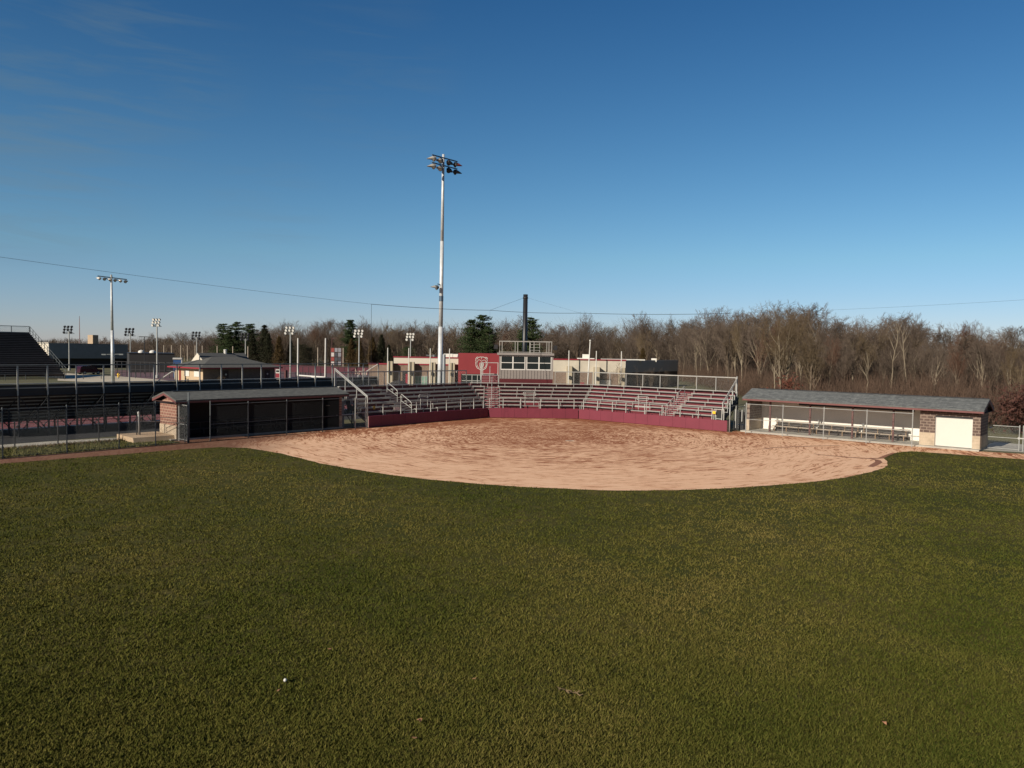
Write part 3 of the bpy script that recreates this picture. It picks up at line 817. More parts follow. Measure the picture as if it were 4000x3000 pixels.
# raised ribs of the lower wall
u = pu0 + .12
while u < pu1 - .1:
    mb.box(MW, u, u + .09, pv0 - .025, pv0 + .002, ZB + .04, ZS - .04); u += .30
mb.build('lower_wall', SID, t)
mb = MB()
mb.box(MW, pu0, pu0 + .08, pv0 + .08, pv1, ZB, ZR); mb.box(MW, pu1 - .08, pu1, pv0 + .08, pv1, ZB, ZR); mb.box(MW, pu0 + .08, pu1 - .08, pv1 - .08, pv1, ZB, ZR)
mb.build('side_wall', SID2, t)
for a_, b_ in ((pu0, pu0 + .11), (3.575, 3.665), (pu1 - .13, pu1)):
    mb = MB(); mb.box(MW, a_, b_, pv0, pv0 + .08, ZS, ZR); mb.build('window_jamb', TRIM, t)
for a_, b_ in ((pu0 - .03, pu0 + .05), (pu1 - .05, pu1 + .03)):
    mb = MB(); mb.box(MW, a_, b_, pv0 - .03, pv0 - .003, ZB, ZR); mb.build('corner_trim', TRIM, t)
mb = MB(); mb.box(MW, pu0 - .22, pu1 + .10, pv0 - .22, pv1 + .1, ZR, 6.06); mb.build('roof', TRIM, t)
mb = MB(); mb.box(MW, pu0 + .08, pu1 - .08, pv0 + .08, pv1 - .08, ZB, ZB + .06); mb.build('floor', MT['galv_dark'], t)
mb = MB(); mb.box(MW, pu0 + .1, pu1 - .1, pv0 + .09, pv0 + .6, ZS - .08, ZS - .03); mb.build('desk', plain('desk top', (.10, .095, .09), .5), t)
for a, b in ((1.10, 3.56), (3.68, 6.18)):
    mb = MB(); w = .075
    mb.box(MW, a, b, pv0 - .02, pv0 + .05, ZS, ZS + w + .02); mb.box(MW, a, b, pv0 - .02, pv0 + .05, ZH - w, ZH)
    for uu, ww in ((a, w), ((a + b) / 2 - .06, .12), (b - w, w)): mb.box(MW, uu, uu + ww, pv0 - .021, pv0 + .05, ZS + w + .02, ZH - w)
    for x0, x1 in ((a + w, (a + b) / 2 - .06), ((a + b) / 2 + .06, b - w)):
        mb.box(MW, x0, x1, pv0 - .018, pv0 + .05, 5.05, 5.115)
    fo = mb.build('window', MT['white'], t)
    mb = MB()
    for x0, x1 in ((a + w, (a + b) / 2 - .06), ((a + b) / 2 + .06, b - w)):
        mb.box(MW, x0, x1, pv0 + .02, pv0 + .026, ZS + w + .02, 5.05); mb.box(MW, x0, x1, pv0 + .03, pv0 + .036, 5.115, ZH - w)
    ORG[fo.name] = ORG[t.name]
    mb.build('pane', MT['glass'], fo)
# red closing board under the box
mb = MB(); mb.box(MW, pu0, pu1, pv0 - .05, pv0 - .03, 2.62, ZB - .005); mb.build('red_board', plain('dark red board', (.09, .010, .014), .5), t)
for uu in (pu0 + .1, 3.6, pu1 - .1):
    for vv in (pv0 + .1, pv1 - .1):
        mb = MB(); mb.box(MW, uu - .07, uu + .07, vv - .07, vv + .07, 0, ZB); mb.build('column', MT['galv_dark'], t)
# roof rail
mb = MB(); r0, r1 = pu0 - .02, pu1 - .16
for uu in (r0 + .02, r0 + .27, 2.78, 4.40, r1 - .27, r1): mb.box(MW, uu - .035, uu + .035, pv0 - .13, pv0 - .06, 6.06, 7.18)
for uu in (r0 + .3, 2.6, 4.1, r1 - .3): mb.box(MW, uu - .03, uu + .03, pv1 - .1, pv1 - .03, 6.06, 7.18)
mb.box(MW, r0 - .02, r1 + .04, pv0 - .13, pv0 - .06, 7.18, 7.25); mb.box(MW, r0 - .02, r1 + .04, pv1 - .1, pv1 - .03, 7.18, 7.25)
mb.box(MW, r0 - .02, r1 + .04, pv0 - .12, pv0 - .07, 6.12, 6.17)
for uu in (r0, r1): mb.box(MW, uu - .02, uu + .04, pv0 - .06, pv1 - .1, 7.185, 7.245)
mb.build('roof_rail', MT['alu'], t)
mb = MB()
for uu in (4.08, 5.02): mb.box(MW, uu - .03, uu + .03, pv0 + .9, pv0 + .96, 6.06, 7.12)
for z in (6.35, 6.63, 6.92): mb.box(MW, 4.11, 4.99, pv0 + .91, pv0 + .95, z - .02, z + .02)
mb.box(MW, 4.2, 5.1, pv0 - .05, pv0 + .3, 6.061, 6.11)
mb.build('ladder', MT['alu'], t)
for uu, lab in ((.62, 'black loudspeaker on the left corner of the press box roof rail'), (6.52, 'black loudspeaker on the right corner of the press box roof rail')):
    k = thing('loudspeaker', lab, 'loudspeaker', MW.w(uu, pv0 - .1, 6.5))
    mb = MB(); sgn = 1 if uu < 3 else -1
    mb.hexa([MW.w(uu - .2, pv0 - .28, 6.40), MW.w(uu + .2, pv0 - .28, 6.40), MW.w(uu + .13, pv0 + .12, 6.44), MW.w(uu - .13, pv0 + .12, 6.44),
             MW.w(uu - .2, pv0 - .28, 6.86), MW.w(uu + .2, pv0 - .28, 6.86), MW.w(uu + .13, pv0 + .12, 6.82), MW.w(uu - .13, pv0 + .12, 6.82)])
    mb.build('cabinet', MT['black_plastic'], k)
    mb = MB(); mb.box(MW, uu - .17, uu + .17, pv0 - .295, pv0 - .283, 6.43, 6.83); mb.build('grille', MT['black'], k)
    mb = MB(); mb.beam(MW.w(uu, pv0 - .08, 6.6), MW.w(uu + sgn * .36, pv0 - .08, 6.6), .04); mb.build('bracket', MT['black'], k)

# stair and landing left of the press box
t = thing('access_stair', 'short red stair and railed landing beside the press box', 'stairs', MW.w(.1, 5.2, 0))
mb = MB(); mr = MB()
for i in range(6):
    z = 2.86 + .145 * (i + 1); v = 4.62 + .30 * i
    mb.box(MW, -.78, .86, v, v + .31, z - .035, z)
    mr.box(MW, -.77, .85, v + .012, v + .024, z - .145, z - .036)
mb.box(MW, -.9, .95, 6.42, 7.9, 3.69, 3.73)
mb.build('tread', plain('dull tread', (.30, .17, .17), .5, .1), t); mr.build('riser', MT['riser'], t)
mb = MB()
for uu in (-.82, .90):
    mb.hexa([MW.w(uu - .03, 4.55, 2.55), MW.w(uu + .03, 4.55, 2.55), MW.w(uu + .03, 6.4, 3.45), MW.w(uu - .03, 6.4, 3.45), MW.w(uu - .03, 4.55, 2.95), MW.w(uu + .03, 4.55, 2.95), MW.w(uu + .03, 6.4, 3.80), MW.w(uu - .03, 6.4, 3.80)])
mb.build('stringer', MT['white_rail'], t)
mb = MB()
for uu in (-.86, -.70, .86): mb.box(MW, uu - .035, uu + .035, 7.8, 7.87, 3.0, 5.02)
mb.beam(MW.w(-.88, 7.84, 5.0), MW.w(.9, 7.84, 5.0), .06); mb.beam(MW.w(-.88, 7.84, 3.85), MW.w(.9, 7.84, 3.85), .06)
for v in (4.7, 5.3, 6.0, 6.4): mb.box(MW, .02, .07, v, v + .05, 2.86 + (v - 4.62) * .48, 3.80 + (v - 4.62) * .48)
mb.beam(MW.w(.045, 4.7, 3.80), MW.w(.045, 6.45, 4.65), .05)
mb.box(MW, -.92, -.78, 6.3, 6.44, 2.9, 5.0)
mb.build('railing', MT['white_rail'], t)

# net pole behind the press box and the cable of the backstop net
pb = at(2050, 1372, 82.0); ptop = at(2053, 1150, 82.0)
t = thing('net_pole', 'thick black steel pole rising behind the press box', 'pole', (pb.x, 82, 0))
mb = MB(); mb.tube((pb.x - .05, 82, 0), (ptop.x, 82, ptop.z), .27, .24, 16); mb.build('shaft', plain('black pipe', (.02, .021, .024), .4), t, True)
mb = MB(); mb.lathe((ptop.x, 82, ptop.z - .45), [(.26, 0), (.275, .03), (.275, .12), (.26, .15)], 16); mb.build('collar', MT['black'], t, True)
nodes = [Vector((-30.9, 39.0, 11.2)), Vector((-27.9, 42.4, zat(0, 1003, 42.4))), Vector((*LW.w(0, -.2).xy, zat(1450, 1188, LW.w(0, -.2).y))), Vector((*PAD1, zat(1920, 1212, PAD1[1]))),
         Vector((*PAD2, zat(2268, 1223, PAD2[1]))), Vector((*PADR, zat(2845, 1224, PADR[1]))), Vector((32.4, 49.3, zat(4000, 1170, 49.3))), Vector((36, 46.1, 10.4))]
t = thing('net_cable', 'thin dark cable and edge ropes of the high backstop net', 'cable', nodes[0])
mb = MB()
for i, (p, q) in enumerate(zip(nodes, nodes[1:])):
    pts = [p.lerp(q, k / 8) - Vector((0, 0, 4 * (.10 if (q - p).length > 8 else 0.03) * (k / 8) * (1 - k / 8))) for k in range(9)]
    mb.path(pts, .017 if 2 <= i <= 4 else (.008 if i < 2 else .005), 4)
mb.build('top_cable', MT['black'], t)
mb = MB()
mb.tube(nodes[2], LW.w(.35, .2, 1.0), .012, .012, 4)
for nn in nodes[3:5]: mb.tube(nn, (nn.x, nn.y + .2, .95), .006, .006, 4)
mb.tube(nodes[5], (nodes[5].x, nodes[5].y, 1.0), .006, .006, 4)
mb.build('edge_rope', MT['black'], t)
mb = MB(); tp = Vector((ptop.x, 82, ptop.z - .3)); mb.tube(nodes[3], tp, .010, .010, 4); mb.tube(nodes[4], tp, .005, .005, 4); mb.build('guy_line', MT['black'], t)
# ================================================================ dugouts
CMU = lambda n, ang: brick(n, ang, (.42, .34, .245), (.47, .38, .28), (.36, .29, .21), .42, .21, .012)

def gable_roof(t, fr, u0, u1, ve0, ve1, vr, ze, zr, rmat, fmat, th=.10, fas=.20):
    """solid two-slope roof: underside follows the slopes; fascia boards and rakes are their own part"""
    mb = MB()
    for (va, za, vb, zb) in ((ve0, ze, vr, zr), (vr, zr, ve1, ze)):
        mb.hexa([fr.w(u0, va, za - th), fr.w(u1, va, za - th), fr.w(u1, vb, zb - th), fr.w(u0, vb, zb - th),
                 fr.w(u0, va, za), fr.w(u1, va, za), fr.w(u1, vb, zb), fr.w(u0, vb, zb)])
    r = mb.build('roof', rmat, t)
    mb = MB()
    mb.box(fr, u0 + .01, u1 - .01, ve0 + .02, ve0 + .06, ze - fas, ze - .03)
    mb.box(fr, u0 + .01, u1 - .01, ve1 - .06, ve1 - .02, ze - fas, ze - .03)
    for u in (u0 + .012, u1 - .052):
        for (va, za, vb, zb) in ((ve0 + .02, ze, vr, zr), (vr, zr, ve1 - .02, ze)):
            mb.hexa([fr.w(u, va, za - fas - .03), fr.w(u + .04, va, za - fas - .03), fr.w(u + .04, vb, zb - fas - .03), fr.w(u, vb, zb - fas - .03),
                     fr.w(u, va, za - .012), fr.w(u + .04, va, za - .012), fr.w(u + .04, vb, zb - .012), fr.w(u, vb, zb - .012)])
    mb.build('fascia', fmat, t)
    mb = MB(); mb.beam(fr.w(u0 + .6, vr, zr + .01), fr.w(u1 - .02, vr, zr + .01), .22, .035); o = mb.build('ridge_vent', MT['black'], r); ORG[o.name] = ORG[t.name]
    # flat soffit
    mb = MB(); mb.box(fr, u0 + .06, u1 - .06, ve0 + .06, ve1 - .06, ze - fas - .01, ze - fas + .02); mb.build('soffit', plain('dark soffit', (.05, .022, .02), .8), t)
    return r
ORG_fix = None

def gable_wall(t, name, fr, u0, u1, v0, v1, vr, zs, ze, zr, mat):
    mb = MB()
    pts = [fr.w(u0, v0, zs), fr.w(u0, v1, zs), fr.w(u0, v1, ze), fr.w(u0, vr, zr), fr.w(u0, v0, ze)]
    mb.prism(list(reversed(pts)), fr.w(u1, 0) - fr.w(u0, 0)); return mb.build(name, mat, t)

# ---- left dugout
LL = 13.05; DV = 2.5
t = thing('dugout', 'left dugout, gable end of red brick over tan block, dark inside', 'dugout', LD.w(6.5, 1.2, 0))
BRL = brick('red brick in plan direction of the gable', LD.deg + 90, (.20, .088, .062), (.235, .105, .075), (.42, .30, .22), .40, .20, .030)
BRLs = brick('red brick long', LD.deg, (.20, .088, .062), (.235, .105, .075), (.42, .30, .22), .40, .20, .030)
SH = shingle('grey shingle left', LD.deg, ((.085, .088, .082), (.145, .148, .135), (.048, .050, .049)))
gable_roof(t, LD, -.34, LL + .3, -.62, DV + .55, DV / 2, 2.74, 3.22, SH, MT['fascia'], .09, .21)
gable_wall(t, 'gable_wall', LD, -.02, .2, 0, DV, DV / 2, .97, 2.50, 2.93, BRL)
gable_wall(t, 'gable_wall', LD, LL - .2, LL + .02, 0, DV, DV / 2, .97, 2.50, 2.93, BRL)
mb = MB(); mb.box(LD, -.05, .2, -.02, DV + .02, 0, .97); mb.build('block_base', CMU('tan block left gable', LD.deg + 90), t)
mb = MB(); mb.box(LD, LL - .2, LL + .05, -.02, DV + .02, 0, .97); mb.build('block_base', CMU('tan block right gable', LD.deg + 90), t)
mb = MB(); mb.box(LD, .2, LL - .2, DV - .2, DV, 0, 2.5); mb.build('back_wall', plain('wall darkened for shade', (.022, .020, .020), .9), t)  # near black colour stands in for the deep shade inside
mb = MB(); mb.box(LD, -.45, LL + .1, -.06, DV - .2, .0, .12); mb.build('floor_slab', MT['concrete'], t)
mb = MB(); mb.box(LD, .22, LL - .22, .0, DV - .22, .122, .135); mb.build('floor_shade_sheet', MT['black_plastic'], t)  # added dark sheet, imitates shade over the slab
mb = MB(); mb.box(LD, LL - .225, LL - .205, .03, DV - .21, .13, 2.45); mb.build('shade_lining', MT['black'], t)  # added black panel, paints shade on the inner end wall
for i in range(3):
    u0 = 1.3 + i * 3.5
    k = thing('players_bench', ['shaded bench at the left end inside the dark left dugout', 'shaded bench in the middle of the dark left dugout', 'shaded bench at the right end inside the dark left dugout'][i], 'bench', LD.w(u0 + 1.65, 1.8, .12))
    for v, z in ((1.35, .45), (1.85, .86)):  # seats and legs coloured dark to imitate the interior shade
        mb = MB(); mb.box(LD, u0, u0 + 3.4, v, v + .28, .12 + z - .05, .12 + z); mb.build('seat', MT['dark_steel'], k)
    for j in range(4):
        u = u0 + .2 + j * 1.0; mb = MB()
        mb.prism([LD.w(u, 1.37, .12), LD.w(u, 1.43, .12), LD.w(u, 1.43, .45), LD.w(u, 1.9, .45), LD.w(u, 1.9, .12), LD.w(u, 1.96, .12), LD.w(u, 1.96, .92), LD.w(u, 1.9, .92), LD.w(u, 1.9, .51), LD.w(u, 1.37, .51)], LD.w(.06, 0) - LD.w(0, 0))
        mb.build('leg', MT['black'], k)

lfp = [1.49, 4.27, 7.34, 10.46, 13.53]
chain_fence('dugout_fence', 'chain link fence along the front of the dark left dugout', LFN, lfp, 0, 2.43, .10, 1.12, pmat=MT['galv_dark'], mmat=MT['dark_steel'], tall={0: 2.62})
# first post lit pale, and the gate panel that closes the dugout's left end
q = LD.w(.1, -.1); fr = Fr((q.x, q.y), _ang(q, LFN.w(0, 0)))
g = (Vector(LFN.w(0, 0)) - q).xy.length
chain_fence('side_fence_panel', 'short chain link panel between the brick gable of the left dugout and the tall post', fr, [0, g - .05], 0, 2.42, .10, 1.15, cat='fence', tall={0: 2.75, 1: 2.42})
mb = MB(); mb.tube(LFN.w(0, 0, 0), LFN.w(0, 0, 3.22), .05, .05, 10); mb.lathe(LFN.w(0, 0, 3.22), [(.055, 0), (.05, .04), (.005, .08)], 10)
tag(mb.build('tall_fence_post', MT['galv_dark'], None, True), 'tall galvanised post at the left corner of the left dugout', 'post')
# left field fence
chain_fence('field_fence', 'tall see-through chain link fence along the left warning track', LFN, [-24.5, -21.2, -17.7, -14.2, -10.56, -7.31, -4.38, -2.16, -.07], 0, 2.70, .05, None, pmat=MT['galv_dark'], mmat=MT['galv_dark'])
# dark low fence behind it
tr = Fr(gnd(57.9, 1752), _ang(gnd(57.9, 1752), gnd(363.5, 1732)))
L0 = (Vector(gnd(527, 1719)) - Vector(gnd(57.9, 1752))).length
chain_fence('low_fence', 'low dark fence with maroon top rail in front of the visitor bleachers', tr, [-10.5, -7.9, -5.3, -2.6, 0, 2.3, 4.62, L0], 0, 1.52, .05, None, pmat=MT['black'], rmat=plain('dark maroon rail', (.045, .012, .012), .6), mmat=MT['black'], pr=.04)
e1 = tr.w(L0, 0, 0); e2 = LFN.w(-.1, .12, 0); fr = Fr((e1.x, e1.y), _ang(e1, e2)); g = (e2 - e1).xy.length
chain_fence('short_fence', 'short dark railing in front of the brick gable end', fr, [.25, g - .1], 0, 1.60, .3, 1.30, pmat=MT['black'], rmat=plain('dark rail', (.03, .01, .01), .6), mmat=MT['black'], bottom=False)
mb = MB(); mb.tube(tr.w(L0 + .12, 0, 0), tr.w(L0 + .12, 0, 1.75), .05, .05, 10)
mb.lathe(tr.w(L0 + .12, 0, 1.75), [(.07, 0), (.07, .12), (.05, .16), (.004, .18)], 10)
tag(mb.build('bollard', MT['white_rail'], None, True), 'pale capped post at the end of the low dark fence', 'post')
# retaining block beside the brick gable
mb = MB(); mb.hexa([LD.w(-2.7, .15, 0), LD.w(-.06, .15, 0), LD.w(-.06, 2.9, 0), LD.w(-2.7, 2.9, 0), LD.w(-2.7, .3, .36), LD.w(-.06, .3, .36), LD.w(-.06, 2.9, .40), LD.w(-2.7, 2.9, .40)])
tag(mb.build('concrete_block', plain('tan concrete', (.46, .34, .22), .9, 0, .2, 1.5)), 'tan concrete block at the foot of the brick gable end', 'block')

# ---- gate between the left dugout and the left stand
q0, q1 = Vector(gnd(1385, 1677)), Vector(gnd(1433, 1672))
fr = Fr(tuple(q0), _ang(q0, q1)); g = (q1 - q0).length
chain_fence('pedestrian_gate', 'grey chain link gate between the left dugout and the left stand', fr, [.06, g - .16], 0, 2.35, .12, 1.25, pmat=MT['white_rail'], cat='gate', pr=.03)
# portable bench seen through it
k = thing('picnic_bench', 'pale aluminium bench behind the chain link gate', 'bench', fr.w(.6, 1.6, 0))
for z, v in ((1.05, 1.4), (1.75, 2.6)):
    mb = MB(); mb.box(fr, -.3, 1.6, v, v + .3, z - .06, z); mb.build('plank', MT['white_rail'], k)
mb = MB()
for u in (.0, 1.25): mb.beam(fr.w(u, 1.5, 1.0), fr.w(u - .25 if u < .5 else u + .25, 1.5, 0), .07); mb.beam(fr.w(u, 2.7, 1.7), fr.w(u, 2.7, 0), .07)
mb.build('leg', MT['white_rail'], k)
# service cabinet / downpipe bits at the right gable
mb = MB(); mb.box(LD, LL + .12, LL + .5, .35, .6, 0, 2.0); mb.box(LD, LL + .10, LL + .52, .33, .62, 2.0, 2.06)
tag(mb.build('utility_cabinet', plain('blue grey cabinet', (.10, .13, .16), .6)), 'tall blue grey cabinet beside the right end of the left dugout', 'cabinet')

# ---- right dugout
RL = 16.55; DV = 2.65
t = thing('dugout', 'right dugout with white interior wall and maroon posts, open to the sun', 'dugout', RD.w(8, 1.3, 0))
SHR = shingle('grey shingle right', RD.deg, ((.095, .102, .102), (.19, .20, .195), (.042, .044, .047)))
gable_roof(t, RD, -.24, RL + .26, -.55, DV + .55, DV / 2, 2.80, 3.50, SHR, MT['fascia'], .09, .22)
BR = dict(c1=(.090, .060, .050), c2=(.120, .082, .068), mortar=(.29, .23, .18))
BRR = brick('brown brick front', RD.deg, BR['c1'], BR['c2'], BR['mortar'], .40, .20, .030)
BRE = brick('brown brick end', RD.deg + 90, BR['c1'], BR['c2'], BR['mortar'], .40, .20, .030)
CF, CE = CMU('tan block front', RD.deg), CMU('tan block end', RD.deg + 90)
gable_wall(t, 'gable_wall', RD, -.02, .2, 0, DV, DV / 2, 1.0, 2.57, 3.15, BRE)
gable_wall(t, 'gable_wall', RD, RL - .2, RL, .2, DV, DV / 2, 1.0, 2.57, 3.15, BRE)
for a_, b_, c_ in ((-.04, .2, -.02), (RL - .2, RL + .02, .2)):
    mb = MB(); mb.box(RD, a_, b_, c_, DV + .02, 0, 1.0); mb.build('block_base', CE, t)
mb = MB(); mb.box(RD, .2, 12.8, DV - .2, DV, 0, 2.57); mb.build('back_wall', MT['offwhite'], t)
mb = MB(); mb.box(RD, 12.8, 13.0, .2, DV - .2, 0, 2.57); mb.build('partition_wall', MT['offwhite'], t)
# storage front with the roller door
d0, d1, dz0, dz1 = 13.78, 16.08, .14, 2.26
mb = MB()
for a, b in ((12.8, d0), (d1, RL)): mb.box(RD, a, b, 0, .2, 1.0, 2.57)
mb.box(RD, d0, d1, 0, .2, dz1, 2.57); mb.build('storage_wall', BRR, t)
for a, b in ((12.8, d0), (d1, RL)):
    mb = MB(); mb.box(RD, a, b, -.02, .2, 0, 1.0); mb.build('block_base', CF, t)
mb = MB()
z = dz0
while z < dz1 - .16:
    mb.hexa([RD.w(d0 + .02, .125, z), RD.w(d1 - .02, .125, z), RD.w(d1 - .02, .16, z), RD.w(d0 + .02, .16, z), RD.w(d0 + .02, .138, z + .072), RD.w(d1 - .02, .138, z + .072), RD.w(d1 - .02, .16, z + .072), RD.w(d0 + .02, .16, z + .072)]); z += .075
do = mb.build('roller_door', plain('cream roller door', (.54, .52, .46), .5, 0, .05, 1), t)
mb = MB(); mb.box(RD, d0, d1, .10, .19, dz1 - .14, dz1); ORG[do.name] = ORG[t.name]; mb.build('hood', MT['black'], do)
for a_ in (d0 - .012, d1 - .022):
    mb = MB(); mb.box(RD, a_, a_ + .034, .06, .2, dz0, dz1 - .14); mb.build('guide', MT['white_rail'], do)
mb = MB(); mb.box(RD, -.3, RL + .05, -.55, DV - .2, 0, .12); mb.build('floor_slab', MT['concrete'], t)
for u in (1.8, 4.98, 8.14, 10.99):
    mb = MB(); mb.box(RD, u - .06, u + .06, .24, .36, .12, 2.62); mb.box(RD, u - .1, u + .1, .2, .4, .12, .15); mb.build('post', MT['maroon_steel'], t)
mb = MB(); mb.box(RD, 4.0, 12.3, .5, .62, 2.36, 2.56); mb.build('ceiling_beam', MT['black'], t)
KB = plain('dark kick board', (.05, .042, .04), .9); BFM = plain('tan bench frame', (.33, .22, .13), .7)
for i in range(3):
    u0 = 1.55 + i * 3.38
    k = thing('players_bench', ['sunlit two tier bench nearest the left wall of the right dugout', 'sunlit two tier bench in the middle of the right dugout', 'sunlit two tier bench nearest the roller door in the right dugout'][i], 'bench', RD.w(u0 + 1.65, 1.9, .12))
    for v, z in ((1.30, .42), (1.90, .80)):
        mb = MB()
        for q in (0, .155): mb.box(RD, u0, u0 + 3.34, v + q, v + q + .14, .12 + z - .05, .12 + z)
        mb.build('seat', MT['wood_plank'], k)
    for a_, b_, c_, d_ in ((1.97, 1.99, .15, .62), (1.42, 1.44, .14, .30)):
        mb = MB(); mb.box(RD, u0 + .05, u0 + 3.3, a_, b_, c_, d_); mb.build('kick_board', KB, k)
    for j in range(4):
        u = u0 + .18 + j * .98; mb = MB()
        mb.prism([RD.w(u, 1.33, .12), RD.w(u, 1.38, .12), RD.w(u, 1.38, .42), RD.w(u, 1.9, .42), RD.w(u, 1.9, .12), RD.w(u, 1.95, .12), RD.w(u, 1.95, .86), RD.w(u, 1.9, .86), RD.w(u, 1.9, .47), RD.w(u, 1.33, .47)], RD.w(.05, 0) - RD.w(0, 0))
        mb.build('leg', BFM, k)
    mb = MB(); mb.beam(RD.w(u0 + .03, 2.25, .5), RD.w(u0 + .03, 2.25, 1.16), .06); mb.build('end_post', MT['galv'], k)

chain_fence('dugout_fence', 'galvanised chain link fence in front of the sunlit right dugout', RFN, [.05, 2.99, 6.07, 9.09, 12.10], 0, 2.36, .06, 1.15, tall={4: 2.56}, wire=.0032)
# tall thin post pair and side gate at the left end of the right dugout
mb = MB(); q = gnd(2849, 1690); mb.tube((q[0], q[1], 0), (q[0], q[1], 2.52), .045, .045, 10); mb.lathe((q[0], q[1], 2.52), [(.05, 0), (.045, .03), (.004, .06)], 10)
tag(mb.build('gate_post', MT['galv'], None, True), 'tall galvanised post just right of the padded wall end', 'post')
q0, q1 = Vector(gnd(2873, 1683)), Vector(gnd(2906, 1677)); fr = Fr(tuple(q0), _ang(q0, q1)); g = (q1 - q0).length
chain_fence('side_gate', 'narrow open chain link gate between the right stand and the right dugout', fr, [0, g], 0, 1.95, .1, None, cat='gate', pr=.035)
mb = MB(); a, b = Vector((*gnd(2849, 1690), 2.1)), RD.w(-.2, .1, 2.25); mb.tube(a, b, .02, .02, 6)
tag(mb.build('cross_rail', MT['galv_dark'], None, True), 'thin pipe rail linking the tall post to the right dugout corner', 'rail')

# ---- double gate at far right
ga, gb = Vector(gnd(3843, 1752)), Vector(gnd(3945, 1758.5))
fr = Fr(tuple(ga), -37.5)
mb = MB(); mb.tube(fr.w(-.14, 0, 0), fr.w(-.14, 0, 1.78), .045, .045, 10); mb.lathe(fr.w(-.14, 0, 1.78), [(.05, 0), (.045, .03), (.004, .06)], 10)
tag(mb.build('gate_post', MT['galv'], None, True), 'galvanised gate post at the right corner of the right dugout', 'post')
gl = 2.05
t1 = chain_fence('swing_gate', 'left leaf of the chain link double gate, hung beside the right dugout', fr, [.03, gl], .0, 1.66, .06, .86, cat='gate', group='leaves of the double gate')
chain_fence('swing_gate', 'right leaf of the chain link double gate, cut by the photo edge', fr, [gl + .22, gl + .22 + 2.02], .0, 1.66, .06, .86, cat='gate', group='leaves of the double gate')
mb = MB(); mb.box(fr, gl - .1, gl + .36, -.05, .05, .84, .92); mb.box(fr, gl - .05, gl + .02, -.06, .06, .78, .98)
tag(mb.build('gate_latch', MT['white_rail']), 'pale latch bar joining the two gate leaves', 'latch')
mb = MB(); mb.lathe(fr.w(.35, -.02, 1.45), [(.004, 0), (.10, .015), (.12, .05), (.10, .09), (.004, .1)], 12)
tag(mb.build('round_tag', plain('pale blue tag', (.45, .55, .66), .5), None, True), 'pale blue oval tag hanging on the left gate leaf', 'tag')
# ================================================================ floodlights
def lamp(t, c, yaw, down, mat_body, mat_hood, s=1.0):
    """round backed luminaire with a visor; yaw = plan direction it points to"""
    d = Vector((math.cos(yaw) * math.cos(down), math.sin(yaw) * math.cos(down), -math.sin(down)))
    sd_ = Vector((-math.sin(yaw), math.cos(yaw), 0)); upv = sd_.cross(d) * -1
    mb = MB(); c = Vector(c)
    mb.tube(c - d * .30 * s, c - d * .05 * s, .17 * s, .28 * s, 12); mb.tube(c - d * .05 * s, c + d * .06 * s, .28 * s, .28 * s, 12)
    o = mb.build('lamp', mat_body, t, False)
    mb = MB(); mb.tube(c + d * .061 * s, c + d * .075 * s, .25 * s, .25 * s, 12); ORG[o.name] = ORG[t.name]
    mb.build('reflector', MT['lamp_face'], o)
    mb = MB(); n = 9
    for i in range(n - 1):
        a0, a1 = math.pi * i / (n - 1), math.pi * (i + 1) / (n - 1)
        def rim(a, f): return c + d * (.06 + f * .55 * math.sin(a)) * s + sd_ * (.29 * s * math.cos(a)) + upv * (.29 * s * math.sin(a))
        def rim2(a, f): return c + d * (.06 + f * .55 * math.sin(a)) * s + sd_ * (.275 * s * math.cos(a)) + upv * (.275 * s * math.sin(a))
        mb.hexa([rim2(a0, 0), rim2(a1, 0), rim2(a1, 1), rim2(a0, 1), rim(a0, 0), rim(a1, 0), rim(a1, 1), rim(a0, 1)])
    mb.build('visor', mat_hood, o)
    return o

PX, PY = at(1718, 1497, 80).x, 80.0
top = at(1732, 603, 80)
t = thing('light_pole', 'tall galvanised floodlight pole with eight lamps behind the left stand', 'light pole', (PX, PY, 0))
pole_at = lambda z: Vector((PX + (top.x - PX) * z / top.z, PY, z))
STEEL = plain('spangled galvanised pole', (.56, .58, .59), .45, .12, .28, 2.2)
mb = MB()
for z0, z1, r0, r1 in ((0, 8.6, .27, .235), (8.6, 17.3, .215, .185), (17.3, top.z, .17, .125)): mb.tube(pole_at(z0), pole_at(z1), r0, r1, 16)
mb.build('shaft', STEEL, t, True)
mb = MB(); mb.tube(pole_at(11.2), pole_at(11.75), .222, .222, 16); mb.build('collar', MT['arm_blue'], t)
mb = MB(); mb.tube((PX, PY, 0), (PX, PY, .9), .36, .33, 16); mb.build('base_sleeve', MT['concrete'], t)
e = Vector((LW.e[0], LW.e[1], 0)); nf = Vector((LW.n[0], LW.n[1], 0))
for j, zo in enumerate((-.42, -1.18)):
    cz = top.z + zo; c0 = pole_at(cz) - nf * .22
    mb = MB(); mb.beam(c0 - e * 1.78, c0 + e * 1.78, .10); mb.beam(c0 + nf * .3, c0, .1); mb.build('cross_arm', MT['arm_blue'], t)
    for i, (u, yaw, bm, hm) in enumerate(((-1.62, 200, 'lamp_body', 'lamp_body'), (-.62, 235, 'lamp_dark', 'lamp_body'), (.62, 60, 'lamp_dark', 'lamp_dark'), (1.62, 20, 'lamp_dark', 'lamp_red' if j == 0 else 'lamp_dark'))):
        pc = c0 + e * u - Vector((0, 0, .38))
        lamp(t, pc, rad(yaw + (8 if j else 0)), rad(28), MT[bm], MT[hm], 1.0)
        mb = MB(); mb.beam(c0 + e * u, pc + Vector((0, 0, .15)), .05); mb.build('hanger', MT['arm_blue'], t)
